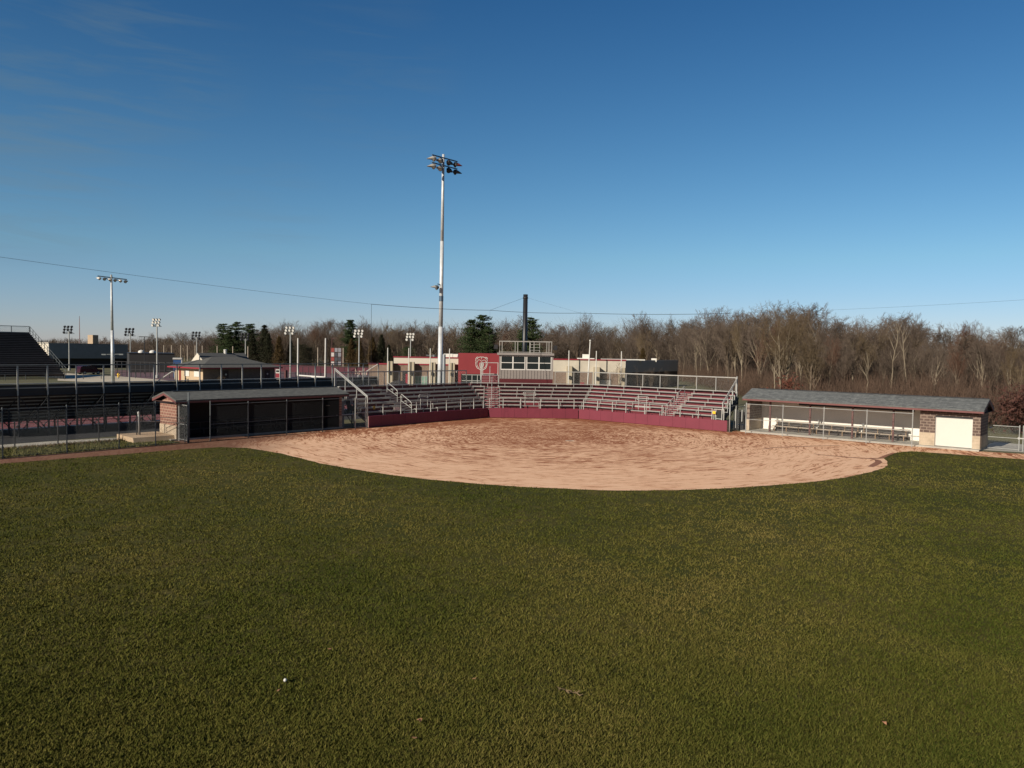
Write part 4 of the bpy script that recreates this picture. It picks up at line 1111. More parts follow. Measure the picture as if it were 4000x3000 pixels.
mb = MB(); mb.beam(pole_at(12.9), pole_at(12.9) - e * .55 + Vector((0, 0, .03)), .08); mb.build('cross_arm', MT['arm_blue'], t)
lamp(t, pole_at(12.55) - e * .75, rad(200), rad(20), MT['galv_dark'], MT['lamp_body'], .9)

# control cabinet post beside the pole foot
mb = MB(); q = at(1733, 1435, 82); mb.tube((q.x, 82, 0), (q.x, 82, zat(1733, 1384, 82)), .20, .20, 12)
tag(mb.build('service_pole', plain('grey square pole', (.40, .43, .45), .5, .2)), 'shorter plain grey pole right beside the floodlight pole foot', 'pole')

# T shaped floodlight of the football field
Y = 126.0; b0 = at(441.5, 1492, Y); tp = at(435, 1085, Y)
t = thing('light_pole', 'T shaped football floodlight pole with a long cross arm, standing far left', 'light pole', (b0.x, Y, 0))
mb = MB(); mb.tube((b0.x, Y, 0), (b0.x + (tp.x - b0.x) * .5, Y, tp.z * .5), .30, .24, 12); mb.tube((b0.x + (tp.x - b0.x) * .5, Y, tp.z * .5), tp, .22, .15, 12); mb.build('shaft', STEEL, t, True)
a, b_ = Vector(at(381, 1078, Y - 1)), Vector(at(496, 1092, Y + 1))
mb = MB(); mb.beam(a, b_, .16); mb.build('cross_arm', MT['arm_blue'], t)
for i in range(6):
    p = a.lerp(b_, (i + .3) / 5.6) - Vector((0, 0, .38)); lamp(t, p, rad(175 if i % 2 == 0 else 330), rad(12), MT['lamp_dark' if i % 2 else 'lamp_body'], MT['lamp_dark' if i % 2 else 'lamp_body'], .9)
mb = MB(); mb.tube(tp, tp + Vector((0, 0, .5)), .2, .12, 8); mb.build('cap', MT['galv'], t)
p = at(438, 1385, Y); mb = MB(); mb.beam(p - Vector((1.3, 0, 0)), p + Vector((1.5, 0, .1)), .10); mb.box(Fr((p.x - 1.3, Y), 0), -.35, .35, -.15, .15, p.z - .1, p.z + .08); mb.box(Fr((p.x + 1.5, Y), 0), -.35, .35, -.15, .15, p.z - .05, p.z + .15); mb.build('lower_arm', MT['galv_dark'], t)

# far court floodlights: one built, the rest copied
def court_light(px_b, py_b, py_t, Y, label, lit=True, w=24):
    bx = at(px_b, py_b, Y); tz = zat(px_b, py_t, Y)
    t = thing('court_light', label, 'light pole', (bx.x, Y, 0), 'court floodlights beyond the stands')
    hh = 26 * Y / FPX
    mb = MB(); mb.tube((bx.x, Y, 0), (bx.x, Y, tz - hh * .55), .16, .11, 10); mb.lathe((bx.x, Y, 0), [(.3, 0), (.3, .5), (.2, .6)], 10); mb.build('shaft', MT['galv'], t)
    cw = w * Y / FPX
    mb = MB()
    for r_ in range(3): mb.beam((bx.x - cw * .62, Y, tz - hh * r_ * .42), (bx.x + cw * .62, Y, tz - hh * r_ * .42), .10)
    for s in (-1, 1): mb.beam((bx.x + s * cw * .3, Y, tz), (bx.x + s * cw * .3, Y, tz - hh), .08)
    mb.beam((bx.x - cw * .8, Y, tz - hh), (bx.x + cw * .8, Y, tz - hh), .1)
    mb.build('frame', MT['galv_dark'], t)
    for r_ in range(3):
        for c_ in range(3):
            if r_ == 2 and c_ == 1: continue
            p = (bx.x + (c_ - 1) * cw * .52 - .1 * r_, Y - .25, tz - hh * r_ * .42)
            mb = MB(); yaw = 250 if lit else 60; d = Vector((math.cos(rad(yaw)), math.sin(rad(yaw)), -.25)).normalized(); p = Vector(p)
            rr_ = .27 * Y / 150
            mb.tube(p - d * .25, p, rr_ * .6, rr_, 10); mb.tube(p, p + d * .06, rr_, rr_, 10)
            o = mb.build('lamp', MT['lamp_dark'], t); ORG[o.name] = ORG[t.name]
            if lit:
                mb = MB(); mb.tube(p + d * .061, p + d * .075, rr_ * .9, rr_ * .9, 10); mb.build('reflector', MT['lamp_face'], o)
    return t
court_light(271, 1447, 1277, 178, 'dark headed court floodlight right of the far grandstand, left of the T pole', False, 26)
court_light(510, 1447, 1286, 182, 'dark headed court floodlight just right of the T pole', False, 26)
court_light(614, 1478, 1249, 146, 'bright headed court floodlight left of the hip roofed building', True, 22)
court_light(769, 1440, 1300, 200, 'dark headed court floodlight rising behind the pale roof gable', False, 24)
court_light(959, 1440, 1305, 200, 'dark headed court floodlight rising behind the right end of the hip roof', False, 24)
court_light(1134, 1483, 1280, 147, 'bright headed court floodlight just left of the goal post', True, 26)
court_light(1402, 1477, 1292, 162, 'bright headed court floodlight just right of the sign tower', True, 26)
court_light(1603, 1440, 1305, 180, 'bright headed court floodlight rising behind the cream building', True, 22)

# slender net poles in the distance
nps = [(640, 1348, 1400, 200), (670, 1348, 1400, 200), (706, 1347, 1410, 200), (732, 1348, 1412, 190), (762, 1350, 1412, 200), (790, 1349, 1390, 195), (848, 1350, 1388, 195), (909, 1350, 1390, 195), (968, 1351, 1410, 195), (1241, 1360, 1428, 190), (1340, 1364, 1430, 190)]
proto = None
for px_, y0, y1, Y in nps:
    p0, p1 = at(px_ + .5, y1, Y), at(px_, y0, Y)
    if proto is None:
        mb = MB(); mb.tube((p0.x, Y, 0), (p0.x, Y, p1.z), .13, .11, 8)
        proto = tag(mb.build('net_pole', MT['wood_plank']), 'slender net pole in the row before the far woods', 'pole', 'slender net poles before the far woods')
        base = Vector((p0.x, Y, 0))
    else:
        c = proto.copy(); COL.objects.link(c); c.location = Vector((p0.x, Y, 0)) - base
# white poles on the brick building front
wps = [(1515, 1361, 1480), (1597, 1363, 1480), (1681, 1365, 1480), (1756, 1366, 1480), (2222, 1372, 1470), (2329, 1374, 1470), (2427, 1372, 1470)]
proto = None
for px_, y0, y1 in wps:
    Y = 128.2; p1 = at(px_, y0, Y); p0 = at(px_ - 1.5, y1, Y)
    if proto is None:
        mb = MB(); mb.tube((p0.x, Y, 0), (p1.x, Y, p1.z), .085, .075, 8); mb.lathe((p1.x, Y, p1.z), [(.09, 0), (.09, .08), (.004, .12)], 8)
        proto = tag(mb.build('white_pole', MT['white']), 'slim white pole standing before a pier of the brick building', 'pole', 'slim white poles along the brick building')
        base = p0.x
    else:
        c = proto.copy(); COL.objects.link(c); c.location = (p0.x - base, 0, 0)
p0, p1 = at(2296, 1508, 88), at(2305.5, 1334, 88)
t = thing('flag_pole', 'white flag pole leaning slightly right behind the middle stand', 'flag pole', (p0.x, 88, 0))
mb = MB(); mb.tube((p0.x - .12, 88, 0), p1, .085, .06, 10); mb.build('shaft', MT['white'], t, True)
mb = MB(); mb.lathe(p1, [(.01, -.02), (.09, .03), (.12, .1), (.09, .18), (.004, .2)], 10); mb.build('finial', MT['white'], t, True)

# ================================================================ visitor bleachers, seen from behind
VBF = Fr((-26.0, 60.35), 49.3)
t = thing('visitor_bleachers', 'long dark visitor bleachers seen from behind, white posts along the back', 'bleachers', VBF.w(0, 0, 0))
ua, ub = -16.0, 19.9
TOPZ = 3.30
for k in range(9):
    v, z = .35 + .66 * k, TOPZ - .288 * k
    mb = MB(); mb.box(VBF, ua, ub, v, v + .25, z - .05, z); mb.build('seat', MT['bench_dark'], t)
    mb = MB(); mb.box(VBF, ua, ub, v - .05, v + .60, z - .46, z - .42); mb.build('footboard', MT['bench_dark'], t)
    if k < 8:
        mb = MB(); mb.box(VBF, ua, ub, v + .602, v + .615, z - .288 - .44, z - .43); mb.build('riser', MT['seat_dark'], t)
        mb = MB(); mb.box(VBF, ua, ub, v + .575, v + .60, z - .288 - .46, z - .288 - .38); mb.build('plank_edge', MT['alu'], t)
mb = MB()
mb.box(VBF, ua, ub, -.04, 0.0, 2.78, 2.86); mb.box(VBF, ua, ub, -.02, .0, 3.08, 3.16)
mb.build('back_ledger', MT['dark_steel'], t)
mb = MB(); mb.box(VBF, ua, ub, .01, .03, 2.80, 3.52); mb.build('back_panel', MT['black'], t)
mb = MB(); mb.box(VBF, ua, ub, -.03, .008, 3.26, 3.33); mb.box(VBF, ua, ub, -.03, .22, 3.54, 3.60); mb.build('back_plank', MT['alu'], t)
wp = [VBF.on(x, 1480)[0] for x in (67.5, 184.5, 296, 403, 504, 600, 690, 779, 863, 945, 1019, 1092, 1163, 1230, 1296.6, 1359, 1417, 1476)]
step = (wp[-1] - wp[0]) / (len(wp) - 1)
wp = [wp[0] - step * j for j in (2, 1)] + wp
for u in wp:
    mb = MB(); mb.box(VBF, u - .045, u + .045, -.10, -.045, 2.80, 4.80); mb.build('back_post', MT['white_rail'], t)
mb = MB(); mb.tube(VBF.w(wp[0], -.07, 4.84), VBF.w(wp[-1], -.07, 4.84), .045, .045, 6); mb.build('back_rail', MT['galv_dark'], t)
mb = MB()
for i, u in enumerate(wp):
    u += .12
    for v in (.15, 2.2, 4.4, 6.6):
        zt = TOPZ - .46 - .436 * v
        mb.box(VBF, u - .05, u + .05, v - .05, v + .05, 0, max(.15, zt))
    mb.beam(VBF.w(u, .1, 2.72), VBF.w(u, 6.6, -.0 + .12), .04, .06)
    mb.beam(VBF.w(u, .15, .1), VBF.w(u, 4.4, 1.0), .05)
    if i % 2 == 0 and i + 1 < len(wp):
        mb.beam(VBF.w(u, .12, .2), VBF.w(u + step, .12, 2.7), .045); mb.beam(VBF.w(u + step, .12, .2), VBF.w(u, .12, 2.7), .045)
    mb.beam(VBF.w(u - step / 2, .14, 1.35), VBF.w(u + step / 2, .14, 1.35), .045)
mb.build('under_frame', MT['dark_steel'], t)
mb = MB(); mb.box(VBF, ub + .0, ub + .05, -.1, -.04, 2.7, 4.8); mb.beam(VBF.w(ub, -.05, 4.80), VBF.w(ub, 2.0, 3.9), .06); mb.beam(VBF.w(ub, 1.9, 2.6), VBF.w(ub, 1.9, 3.9), .06)
mb.build('end_rail', MT['white_rail'], t)
q = VBF.on(1117, 1500, .3)
mb = MB(); mb.box(VBF, q[0] - .1, q[0] + .1, .2, .4, 2.6, VBF.on(1117, 1446, .3)[1])
tag(mb.build('dark_post', MT['maroon_steel']), 'thick dark brown post at the back of the visitor bleachers', 'post')

# ================================================================ far grandstand
GS = Fr((-78.6, 137.0), 49.3)
t = thing('grandstand', 'far dark home grandstand stepping up at the left edge of the photo', 'grandstand', GS.w(-20, 8, 0))
gu0, gu1, N = -60.0, 0.0, 24
for k in range(N):
    v = k * .73; z = .9 + k * .31
    mb = MB(); mb.box(GS, gu0, gu1, v, v + .30, z - .06, z + .02); mb.build('seat_row', MT['bench_dark'], t)
    mb = MB(); mb.box(GS, gu0, gu1, v + .31, v + .34, z - .38, z + .02); mb.build('riser', MT['seat_dark'], t)
mb = MB()
for u in (gu0, -40, -20, gu1 - .3):
    mb.prism([GS.w(u, 0, 0), GS.w(u, 17.6, 0), GS.w(u, 17.6, 8.0), GS.w(u, 0, .5)], GS.w(u + .3, 0) - GS.w(u, 0))
mb.build('support_wall', MT['dark_steel'], t)
mb = MB(); mb.box(GS, gu0, gu1, 17.7, 17.78, 8.0, 8.25)
for u in range(-60, 1, 3): mb.box(GS, u - .05, u + .05, 17.7, 17.8, 8.2, 9.35)
mb.box(GS, gu0, gu1, 17.7, 17.8, 9.3, 9.4)
mb.build('back_rail', MT['galv_dark'], t)
mb = MB(); chainlink(mb, GS, gu0 + 20, gu1, 17.75, 8.25, 9.3, .35, .03); mb.build('back_mesh', MT['galv_dark'], t)
mb = MB(); mb.beam(GS.w(.1, 17.7, 9.3), GS.w(.1, 0, 1.9), .06); mb.beam(GS.w(.1, 17.7, 8.7), GS.w(.1, 0, 1.3), .05)
for k in range(0, 13): mb.box(GS, .05, .13, k * 1.46, k * 1.46 + .08, .7 + k * .62, 1.9 + k * .62)
mb.build('end_rail', MT['galv_dark'], t)
mb = MB()
for du in (-38, -35.5): mb.beam(GS.w(du, 4.5, 4.2), GS.w(du, -.5, 1.4), .12); mb.box(GS, du - .06, du + .06, -.5, -.4, 0, 1.5)
mb.build('stair_rail', MT['galv'], t)
t = thing('field_railing', 'low railing along the front of the far grandstand', 'railing', GS.w(-10, -2, 0))
mb = MB()
for u in range(-40, 14, 3): mb.box(GS, u - .04, u + .04, -2.5, -2.42, 0, 1.15)
mb.box(GS, -40, 13, -2.5, -2.44, 1.1, 1.16); mb.build('frame', MT['galv_dark'], t)

# ================================================================ school gymnasium and low dark building
gc = at(192, 1440, 190); GY = Fr((gc.x, 190.0), 49.3)
zt = zat(192, 1342, 190)
t = thing('gymnasium', 'large dark metal clad hall with a pale lit end beside the far grandstand', 'building', GY.w(20, 10, 0))
L1 = GY.on(500, 1400)[0]
mb = MB(); mb.box(GY, 0, L1, 0, .3, zat(192, 1400, 190), zt); mb.build('upper_wall', MT['dark_metal_wall'], t)
mb = MB(); mb.box(GY, .4, L1 - .4, 1.2, 1.4, 0, zat(192, 1400, 190) + .3); mb.build('lower_wall', MT['black_wall'], t)
mb = MB(); mb.box(GY, 0, .3, .31, 30, 0, zt + .25); mb.build('end_wall', MT['cream'], t)
mb = MB(); mb.box(GY, -.05, L1 + .05, -.05, 30, zt + .01, zt + .12) ; mb.build('roof', MT['galv_dark'], t)
mb = MB(); mb.box(GY, .35, L1, 29.6, 29.9, 0, zt); mb.box(GY, L1 - .3, L1, .31, 29.5, 0, zt - .05); mb.build('rear_wall', MT['black_wall'], t)
cu0 = GY.on(353, 1330, 8)[0]; cu1 = GY.on(393, 1330, 8)[0]
mb = MB(); fr = GY; zc = zat(372, 1307, 196)
mb.box(fr, cu0 + .6, cu0 + (cu1 - cu0) * .78, 8, 8 + (cu1 - cu0) * 1.3, zt - .2, zc); ch = mb.build('chimney', brick('tan chimney brick', 139.3, (.36, .26, .17), (.40, .30, .20), (.42, .34, .26), .5, .25), t)
Y = 172.0
b0 = at(505, 1440, Y); BD = Fr((b0.x, Y), 28)
zt2 = zat(560, 1381, Y + 4); L2 = BD.on(682, 1410)[0]
t = thing('low_building', 'low flat black building with two white roof domes', 'building', BD.w(8, 5, 0))
mb = MB(); mb.box(BD, 0, L2, 0, 14, 0, zt2); mb.build('wall', MT['black_wall'], t)
mb = MB(); mb.box(BD, -.1, L2 + .1, -.1, 14.1, zt2 + .003, zt2 + .16); mb.build('roof', MT['black'], t)
for px_ in (552, 596):
    u = BD.on(px_, 1375, 4)[0]; mb = MB(); mb.lathe(BD.w(u, 4, zt2 + .16), [(.68, 0), (.68, .30), (.5, .50), (.2, .62), (.01, .66)], 14); mb.build('roof_dome', MT['white'], t, True)
# service container
c = at(547, 1408, 160)
c = at(691, 1405, 150); fr = Fr((c.x - .7, 150), 20)
t = thing('storage_box', 'small blue and white storage box behind the hip roofed building', 'storage box', fr.w(.8, .8, 0))
mb = MB(); mb.box(fr, 0, 1.4, 0, 1.4, 0, zat(691, 1404, 150)); mb.build('body', MT['blue'], t)
mb = MB(); mb.box(fr, -.1, 1.5, -.1, 1.5, zat(691, 1404, 150) + .004, zat(691, 1400, 150) + .1); mb.box(fr, 1.402, 1.55, 0, 1.4, .3, zat(691, 1404, 150)); mb.build('lid', MT['white'], t)
# distant mast
p = at(311, 1335, 380); mb = MB(); mb.tube((p.x, 380, 0), (p.x, 380, zat(313, 1235, 380)), .28, .12, 4)
for k in range(8): mb.beam((p.x - .35, 380, 8 + k * 1.4), (p.x + .35, 380, 8 + k * 1.4), .1)
tag(mb.build('radio_mast', plain('faded red mast', (.40, .28, .28), .8)), 'thin faint radio mast on the far left horizon', 'mast')
# dark street lamp
p0 = at(565, 1445, 165); t = thing('street_lamp', 'dark twin armed street lamp near the white roof domes', 'street lamp', (p0.x, 165, 0))
zl = zat(566, 1315, 165)
mb = MB(); mb.tube((p0.x, 165, 0), (p0.x, 165, zl), .10, .08, 8); mb.build('pole', MT['black'], t)
mb = MB()
for s in (-1, 1): mb.hexa([Vector((p0.x + s * a, 165 + b_, zl + c_)) for c_ in (-.12, .04) for a, b_ in ((.08, -.15), (1.1, -.2), (1.1, .2), (.08, .15))])
mb.build('lamp_head', MT['black'], t)

# red suv on the far road
p = gnd(348, 1462); fr = Fr(p, 58)
t = thing('parked_car', 'dark red sport utility vehicle parked on the pale far road', 'car', fr.w(0, 0, 0))
Lc, Wc = 4.7, 1.85
prof = [(0, .35), (0, .85), (.15, 1.0), (1.05, 1.10), (1.75, 1.68), (2.2, 1.76), (4.0, 1.76), (4.45, 1.62), (4.65, 1.1), (4.7, .5), (4.6, .35)]
mb = MB(); mb.prism([fr.w(-u + Lc / 2, -Wc / 2, z) for u, z in prof], fr.w(0, Wc) - fr.w(0, 0)); o = mb.build('body', MT['car_paint'], t)
for v in (-Wc / 2 - .006, Wc / 2 + .002):
    mb = MB()
    for pr in ([(1.45, 1.14), (1.85, 1.6), (2.45, 1.66), (2.45, 1.14)], [(2.55, 1.14), (2.55, 1.66), (3.5, 1.66), (3.5, 1.14)], [(3.6, 1.14), (3.6, 1.64), (4.1, 1.62), (4.4, 1.16)]):
        mb.prism([fr.w(-u + Lc / 2, v, z) for u, z in pr], fr.w(0, .004) - fr.w(0, 0))
    mb.build('side_window', MT['glass'], t)
mb = MB(); mb.hexa([fr.w(Lc / 2 - 1.10, -Wc / 2 + .1, 1.135), fr.w(Lc / 2 - 1.10, Wc / 2 - .1, 1.135), fr.w(Lc / 2 - 1.70, Wc / 2 - .15, 1.64), fr.w(Lc / 2 - 1.70, -Wc / 2 + .15, 1.64),
                    fr.w(Lc / 2 - 1.07, -Wc / 2 + .1, 1.16), fr.w(Lc / 2 - 1.07, Wc / 2 - .1, 1.16), fr.w(Lc / 2 - 1.67, Wc / 2 - .15, 1.665), fr.w(Lc / 2 - 1.67, -Wc / 2 + .15, 1.665)]); mb.build('windscreen', MT['glass'], t)
for u in (.95, 3.75):
    for v in (-Wc / 2 - .02, Wc / 2 - .2):
        mb = MB(); mb.tube(fr.w(Lc / 2 - u, v, .36), fr.w(Lc / 2 - u, v + .22, .36), .36, .36, 16); w = mb.build('wheel', MT['tyre'], t); ORG[w.name] = ORG[t.name]
        mb = MB(); mb.tube(fr.w(Lc / 2 - u, v - .01, .36), fr.w(Lc / 2 - u, v + .23, .36), .21, .21, 12); mb.build('rim', MT['galv'], w)
p = gnd(463, 1474); mb = MB()
mb.lathe((p[0], p[1], 0), [(.22, 0), (.22, .08), (.15, .1), (.15, .6), (.2, .62), (.2, .68), (.15, .74), (.06, .86), (.004, .9)], 12)
mb.tube((p[0] - .28, p[1], .48), (p[0] + .28, p[1], .48), .08, .08, 8)
tag(mb.build('fire_hydrant', MT['yellow']), 'yellow fire hydrant on the edge of the pale far road', 'hydrant')
p = gnd(667, 1492); fr = Fr(p, 20); mb = MB()
mb.path([fr.w(-2.2, 0, 0), fr.w(.2, 0, 1.75), fr.w(.6, 0, 1.7), fr.w(.7, 0, 0)], .09, 8); mb.path([fr.w(-2.2, 1, 0), fr.w(.2, 1, 1.75), fr.w(.6, 1, 1.7), fr.w(.7, 1, 0)], .09, 8)
mb.beam(fr.w(.2, 0, 1.7), fr.w(.2, 1, 1.7), .08)
tag(mb.build('handrail', MT['white_rail']), 'bent white handrail near the lit end of the hip roofed building', 'handrail')

# long fences of the courts
def mesh_fence(name, label, p, q, h, n, pm, cat='fence', screen=None, zs=(0, 0), grp=None):
    p, q = Vector((*p, 0)), Vector((*q, 0)); t = thing(name, label, cat, p, grp)
    fr = Fr((p.x, p.y), _ang(p, q)); L = (q - p).length
    for i in range(n + 1):
        mb = MB(); mb.box(fr, L * i / n - .045, L * i / n + .045, -.045, .045, 0, h); mb.build('post', pm, t)
    mb = MB(); mb.beam(fr.w(0, 0, h), fr.w(L, 0, h), .07); mb.beam(fr.w(0, 0, h * .5), fr.w(L, 0, h * .5), .05); mb.build('rail', pm, t)
    if screen:
        mb = MB(); mb.box(fr, 0, L, -.09, -.06, zs[0], zs[1]); mb.build('windscreen', screen, t)
    return t, fr, L
mesh_fence('court_fence', 'tall black court fence before the low black building', gnd(440, 1470), gnd(700, 1478), 2.9, 14, MT['black'])
mesh_fence('court_fence', 'black fence across the plum courts behind the goal post', gnd(1066, 1486), gnd(1436, 1490), 2.6, 16, MT['black'])
t, fr, L = mesh_fence('windscreen_fence', 'long red windscreen fence with white letters behind the goal post', (at(1040, 1440, 158).x, 158), (at(1446, 1440, 144).x, 144), 2.75, 20, MT['black'], screen=plain('plum windscreen', (.070, .012, .022), .8), zs=(1.3, 2.6))
# unreadable white lettering on the screen: upright strokes and bowls
mb = MB()
for px_, kind in ((1389, 'h'), (1403, 'r'), (1414, 'i'), (1422, 'l'), (1432, 's')):
    u = fr.on(px_, 1446)[0]; w = .5
    mb.box(fr, u, u + .16, -.11, -.092, 1.25, 2.45 if kind in 'hl' else 2.0)
    if kind in 'hrs': mb.box(fr, u + .16, u + .5, -.11, -.092, 1.75, 1.95)
    if kind == 'h': mb.box(fr, u + .42, u + .56, -.11, -.092, 1.25, 1.75)
mb.build('lettering', MT['wood_plank'], t)
for i in range(14):
    pass
# goal post
gA, gB = Vector((at(1163, 1470, 89.3).x, 89.3, 0)), Vector((at(1270, 1470, 84.9).x, 84.9, 0))
t = thing('goal_post', 'white football goal post beyond the visitor bleachers', 'goal post', (gA + gB) / 2)
zc = 3.05
mb = MB(); mb.tube(gA + Vector((0, 0, zc)), gB + Vector((0, 0, zc)), .085, .085, 10); mb.build('crossbar', MT['white'], t)
for g_, px_ in ((gA, 1163), (gB, 1271)):
    mb = MB(); mb.tube(g_ + Vector((0, 0, zc)), Vector((at(px_ + 1, 1321, g_.y).x, g_.y, zat(px_, 1321, g_.y))), .085, .075, 10); mb.build('upright', MT['white'], t)
mm_ = (gA + gB) / 2; nb_ = Vector((-.65, -.76, 0))
mb = MB(); mb.path([mm_ + Vector((1.2, -1.2, 0)) , mm_ + Vector((1.2, -1.2, 2.3)), mm_ + Vector((.6, -.6, 2.9)), mm_ + Vector((0, 0, zc))], .10, 10); mb.build('gooseneck', MT['white'], t)
# sign tower
Y = 176.0
x0, x1 = at(1293, 1400, Y).x, at(1333, 1400, Y).x; fr = Fr((x0, Y), 4); w = x1 - x0
t = thing('sign_tower', 'tall tower of red, white and dark sponsor panels before the woods', 'sign', (x0 + w / 2, Y, 0))
mb = MB()
for u in (-.12, w * .31, w * .68, w + .02): mb.box(fr, u, u + .14, .0, .14, 0, zat(1300, 1358, Y))
mb.build('frame', MT['maroon_steel'], t)
zz = [zat(1300, y, Y) for y in (1427, 1411, 1394, 1376, 1358)]
pal = [['white', 'dark', 'galvd'], ['redp', 'dark', 'dark'], ['white', 'dark', 'galvd'], ['redp', 'galvd', 'galvd']]
pm = {'white': plain('pale sign panel', (.55, .50, .48), .6), 'redp': plain('red sign panel', (.28, .05, .04), .6), 'dark': plain('dark sign panel', (.05, .055, .07), .6), 'galvd': plain('grey sign panel', (.25, .25, .28), .6)}
for r_ in range(4):
    for c_ in range(3):
        mb = MB(); mb.box(fr, w * c_ / 3 + .05, w * (c_ + 1) / 3 - .08, -.06, -.012, zz[r_] + .08, zz[r_ + 1] - .08); o = mb.build('panel', pm[pal[r_][c_]], t)
p = at(1298, 1322, Y); mb = MB(); mb.tube((p.x - .3, Y + 1, 0), (p.x - .3, Y + 1, p.z), .09, .07, 8); mb.beam((p.x - .3, Y + 1, p.z), (p.x + .6, Y + 1, p.z + .1), .1)
tag(mb.build('camera_pole', MT['maroon_steel']), 'thin dark pole with a small head beside the sign tower', 'pole')
# clock cabinet
Y = 122.0; c = at(1077, 1470, Y); fr = Fr((c.x, Y), 0); wd = at(1092, 1470, Y).x - c.x
t = thing('clock_cabinet', 'white and red clock cabinet at the right end of the hip roofed building', 'cabinet', fr.w(.4, .2, 0))
mb = MB(); mb.box(fr, 0, wd, 0, .4, zat(1080, 1476, Y), zat(1080, 1443, Y)); mb.box(fr, .1, wd - .1, .1, .3, 0, zat(1080, 1476, Y)); mb.build('body', MT['white'], t)
mb = MB(); mb.box(fr, .06, wd - .06, -.012, -.002, zat(1080, 1454, Y), zat(1080, 1446, Y)); mb.build('screen', MT['black_plastic'], t)
mb = MB(); mb.box(fr, .0, wd, -.012, -.002, zat(1080, 1475, Y), zat(1080, 1458, Y)); mb.build('red_panel', MT['red_trim'], t)

# ================================================================ hip roofed concession building
cc = at(793, 1495, 130.5); CB = Fr((cc.x, 130.5), 49.3)
CLn, CWd = 13.6, 9.6; ZE = 2.55; OV = 1.0
t = thing('concession_building', 'low building with grey hip roof, lit tan end wall and red fascia', 'building', CB.w(6.5, 4.8, 0))
BKD = brick('taupe brick', CB.deg, (.15, .115, .095), (.18, .14, .115), (.22, .18, .15), .4, .2, .012)
mb = MB(); mb.box(CB, .02, CLn, 0, .3, 0, ZE); mb.box(CB, CLn - .3, CLn, .3, CWd, 0, ZE); mb.box(CB, .02, CLn, CWd - .3, CWd, 0, ZE); mb.build('wall', BKD, t)
mb = MB(); mb.box(CB, -.02, .02, .0, CWd, 0, ZE); mb.build('end_wall', MT['tan_wall'], t)
RI = 4.3; ra, rb = 4.2, 9.2
A = [CB.w(-OV, -OV, ZE), CB.w(CLn + OV, -OV, ZE), CB.w(CLn + OV, CWd + OV, ZE), CB.w(-OV, CWd + OV, ZE)]
Rg = [CB.w(ra, CWd / 2, RI), CB.w(rb, CWd / 2, RI)]
mb = MB(); mb.add(A + Rg, [(0, 1, 5, 4), (1, 2, 5), (2, 3, 4, 5), (3, 0, 4), (3, 2, 1, 0)]); ro = mb.build('roof', shingle('grey hip shingle', CB.deg, ((.080, .080, .073), (.115, .115, .105), (.055, .055, .052))), t)
mb = MB()
for (a, b_, c, d) in ((-OV - .03, CLn + OV + .03, -OV - .03, -OV - .003), (-OV - .03, CLn + OV + .03, CWd + OV + .003, CWd + OV + .03), (-OV - .03, -OV - .003, -OV, CWd + OV), (CLn + OV + .003, CLn + OV + .03, -OV, CWd + OV)): mb.box(CB, a, b_, c, d, ZE - .2, ZE + .02)
mb.build('fascia', MT['red_trim'], t)
for v0, v1, nm, m_ in ((7.6, 8.3, 'door', plain('red door', (.20, .03, .02), .5)), (4.6, 6.3, 'shutter', MT['white']), (1.2, 2.9, 'shutter', MT['white'])):
    mb = MB(); mb.box(CB, -.10 if nm == 'shutter' else -.06, -.022, v0, v1, 0 if nm == 'door' else .95, 1.95); mb.build(nm, m_, t)
for u in (3.6, 11.6):
    mb = MB(); mb.box(CB, u, u + 1.0, -.06, -.002, 0, 2.05); o = mb.build('door', plain('dark door', (.04, .02, .022), .5), t); ORG[o.name] = ORG[t.name]
    mb = MB(); mb.tube(CB.w(u + .5, -.075, 1.35), CB.w(u + .5, -.061, 1.35), .17, .17, 10); mb.build('round_sign', MT['white'], o)
# raised gable over the hip
UG = Fr(tuple(CB.w(2.6, CWd / 2 + 2.0).xy), CB.deg)
mb = MB(); g0, g1 = 2.9, 4.95
mb.prism([UG.w(0, -3.0, g0), UG.w(0, 0, g1), UG.w(0, 3.0, g0)], UG.w(9.0, 0) - UG.w(0, 0)); ur = mb.build('upper_roof', shingle('upper grey shingle', CB.deg, ((.08, .085, .085), (.11, .11, .11), (.06, .06, .06))), t)
mb = MB(); mb.prism([UG.w(-.10, -2.9, g0), UG.w(-.10, 0, g1 - .03), UG.w(-.10, 2.9, g0)], UG.w(.09, 0) - UG.w(0, 0)); ORG[ur.name] = ORG[t.name]; mb.build('gable_panel', MT['cream'], ur)
mb = MB(); mb.lathe(UG.w(5.2, 0, g1), [(.28, -.2), (.28, .5), (.35, .52), (.3, .62), (.01, .65)], 10); mb.build('roof_vent', MT['white'], ur)
# shrubs of the yard come with the trees

# ================================================================ long brick building behind the stand
BY = 130.0
X = lambda px_, y=1440: at(px_, y, BY).x
BF = Fr((0.0, BY), 0.9)
ub_ = lambda px_, v=0: BF.on(px_, 1440, v)[0]
zb_ = lambda px_, py_, v=0: BF.on(px_, py_, v)[1]
t = thing('school_building', 'long tan brick building with cream metal band and red coping behind the stands', 'building', BF.w(0, 5, 0))
TB = brick('tan brick', BF.deg, (.175, .122, .092), (.205, .146, .112), (.24, .185, .15), .55, .2, .014)
zp = zb_(1440, 1423)
mb = MB(); mb.box(BF, ub_(1440), ub_(1790), 0, .35, 0, zp); mb.build('brick_wall', TB, t)
mb = MB(); mb.box(BF, ub_(1440) - .1, ub_(1790), -.08, .42, zp, zp + .22); mb.build('coping', MT['red_trim'], t)
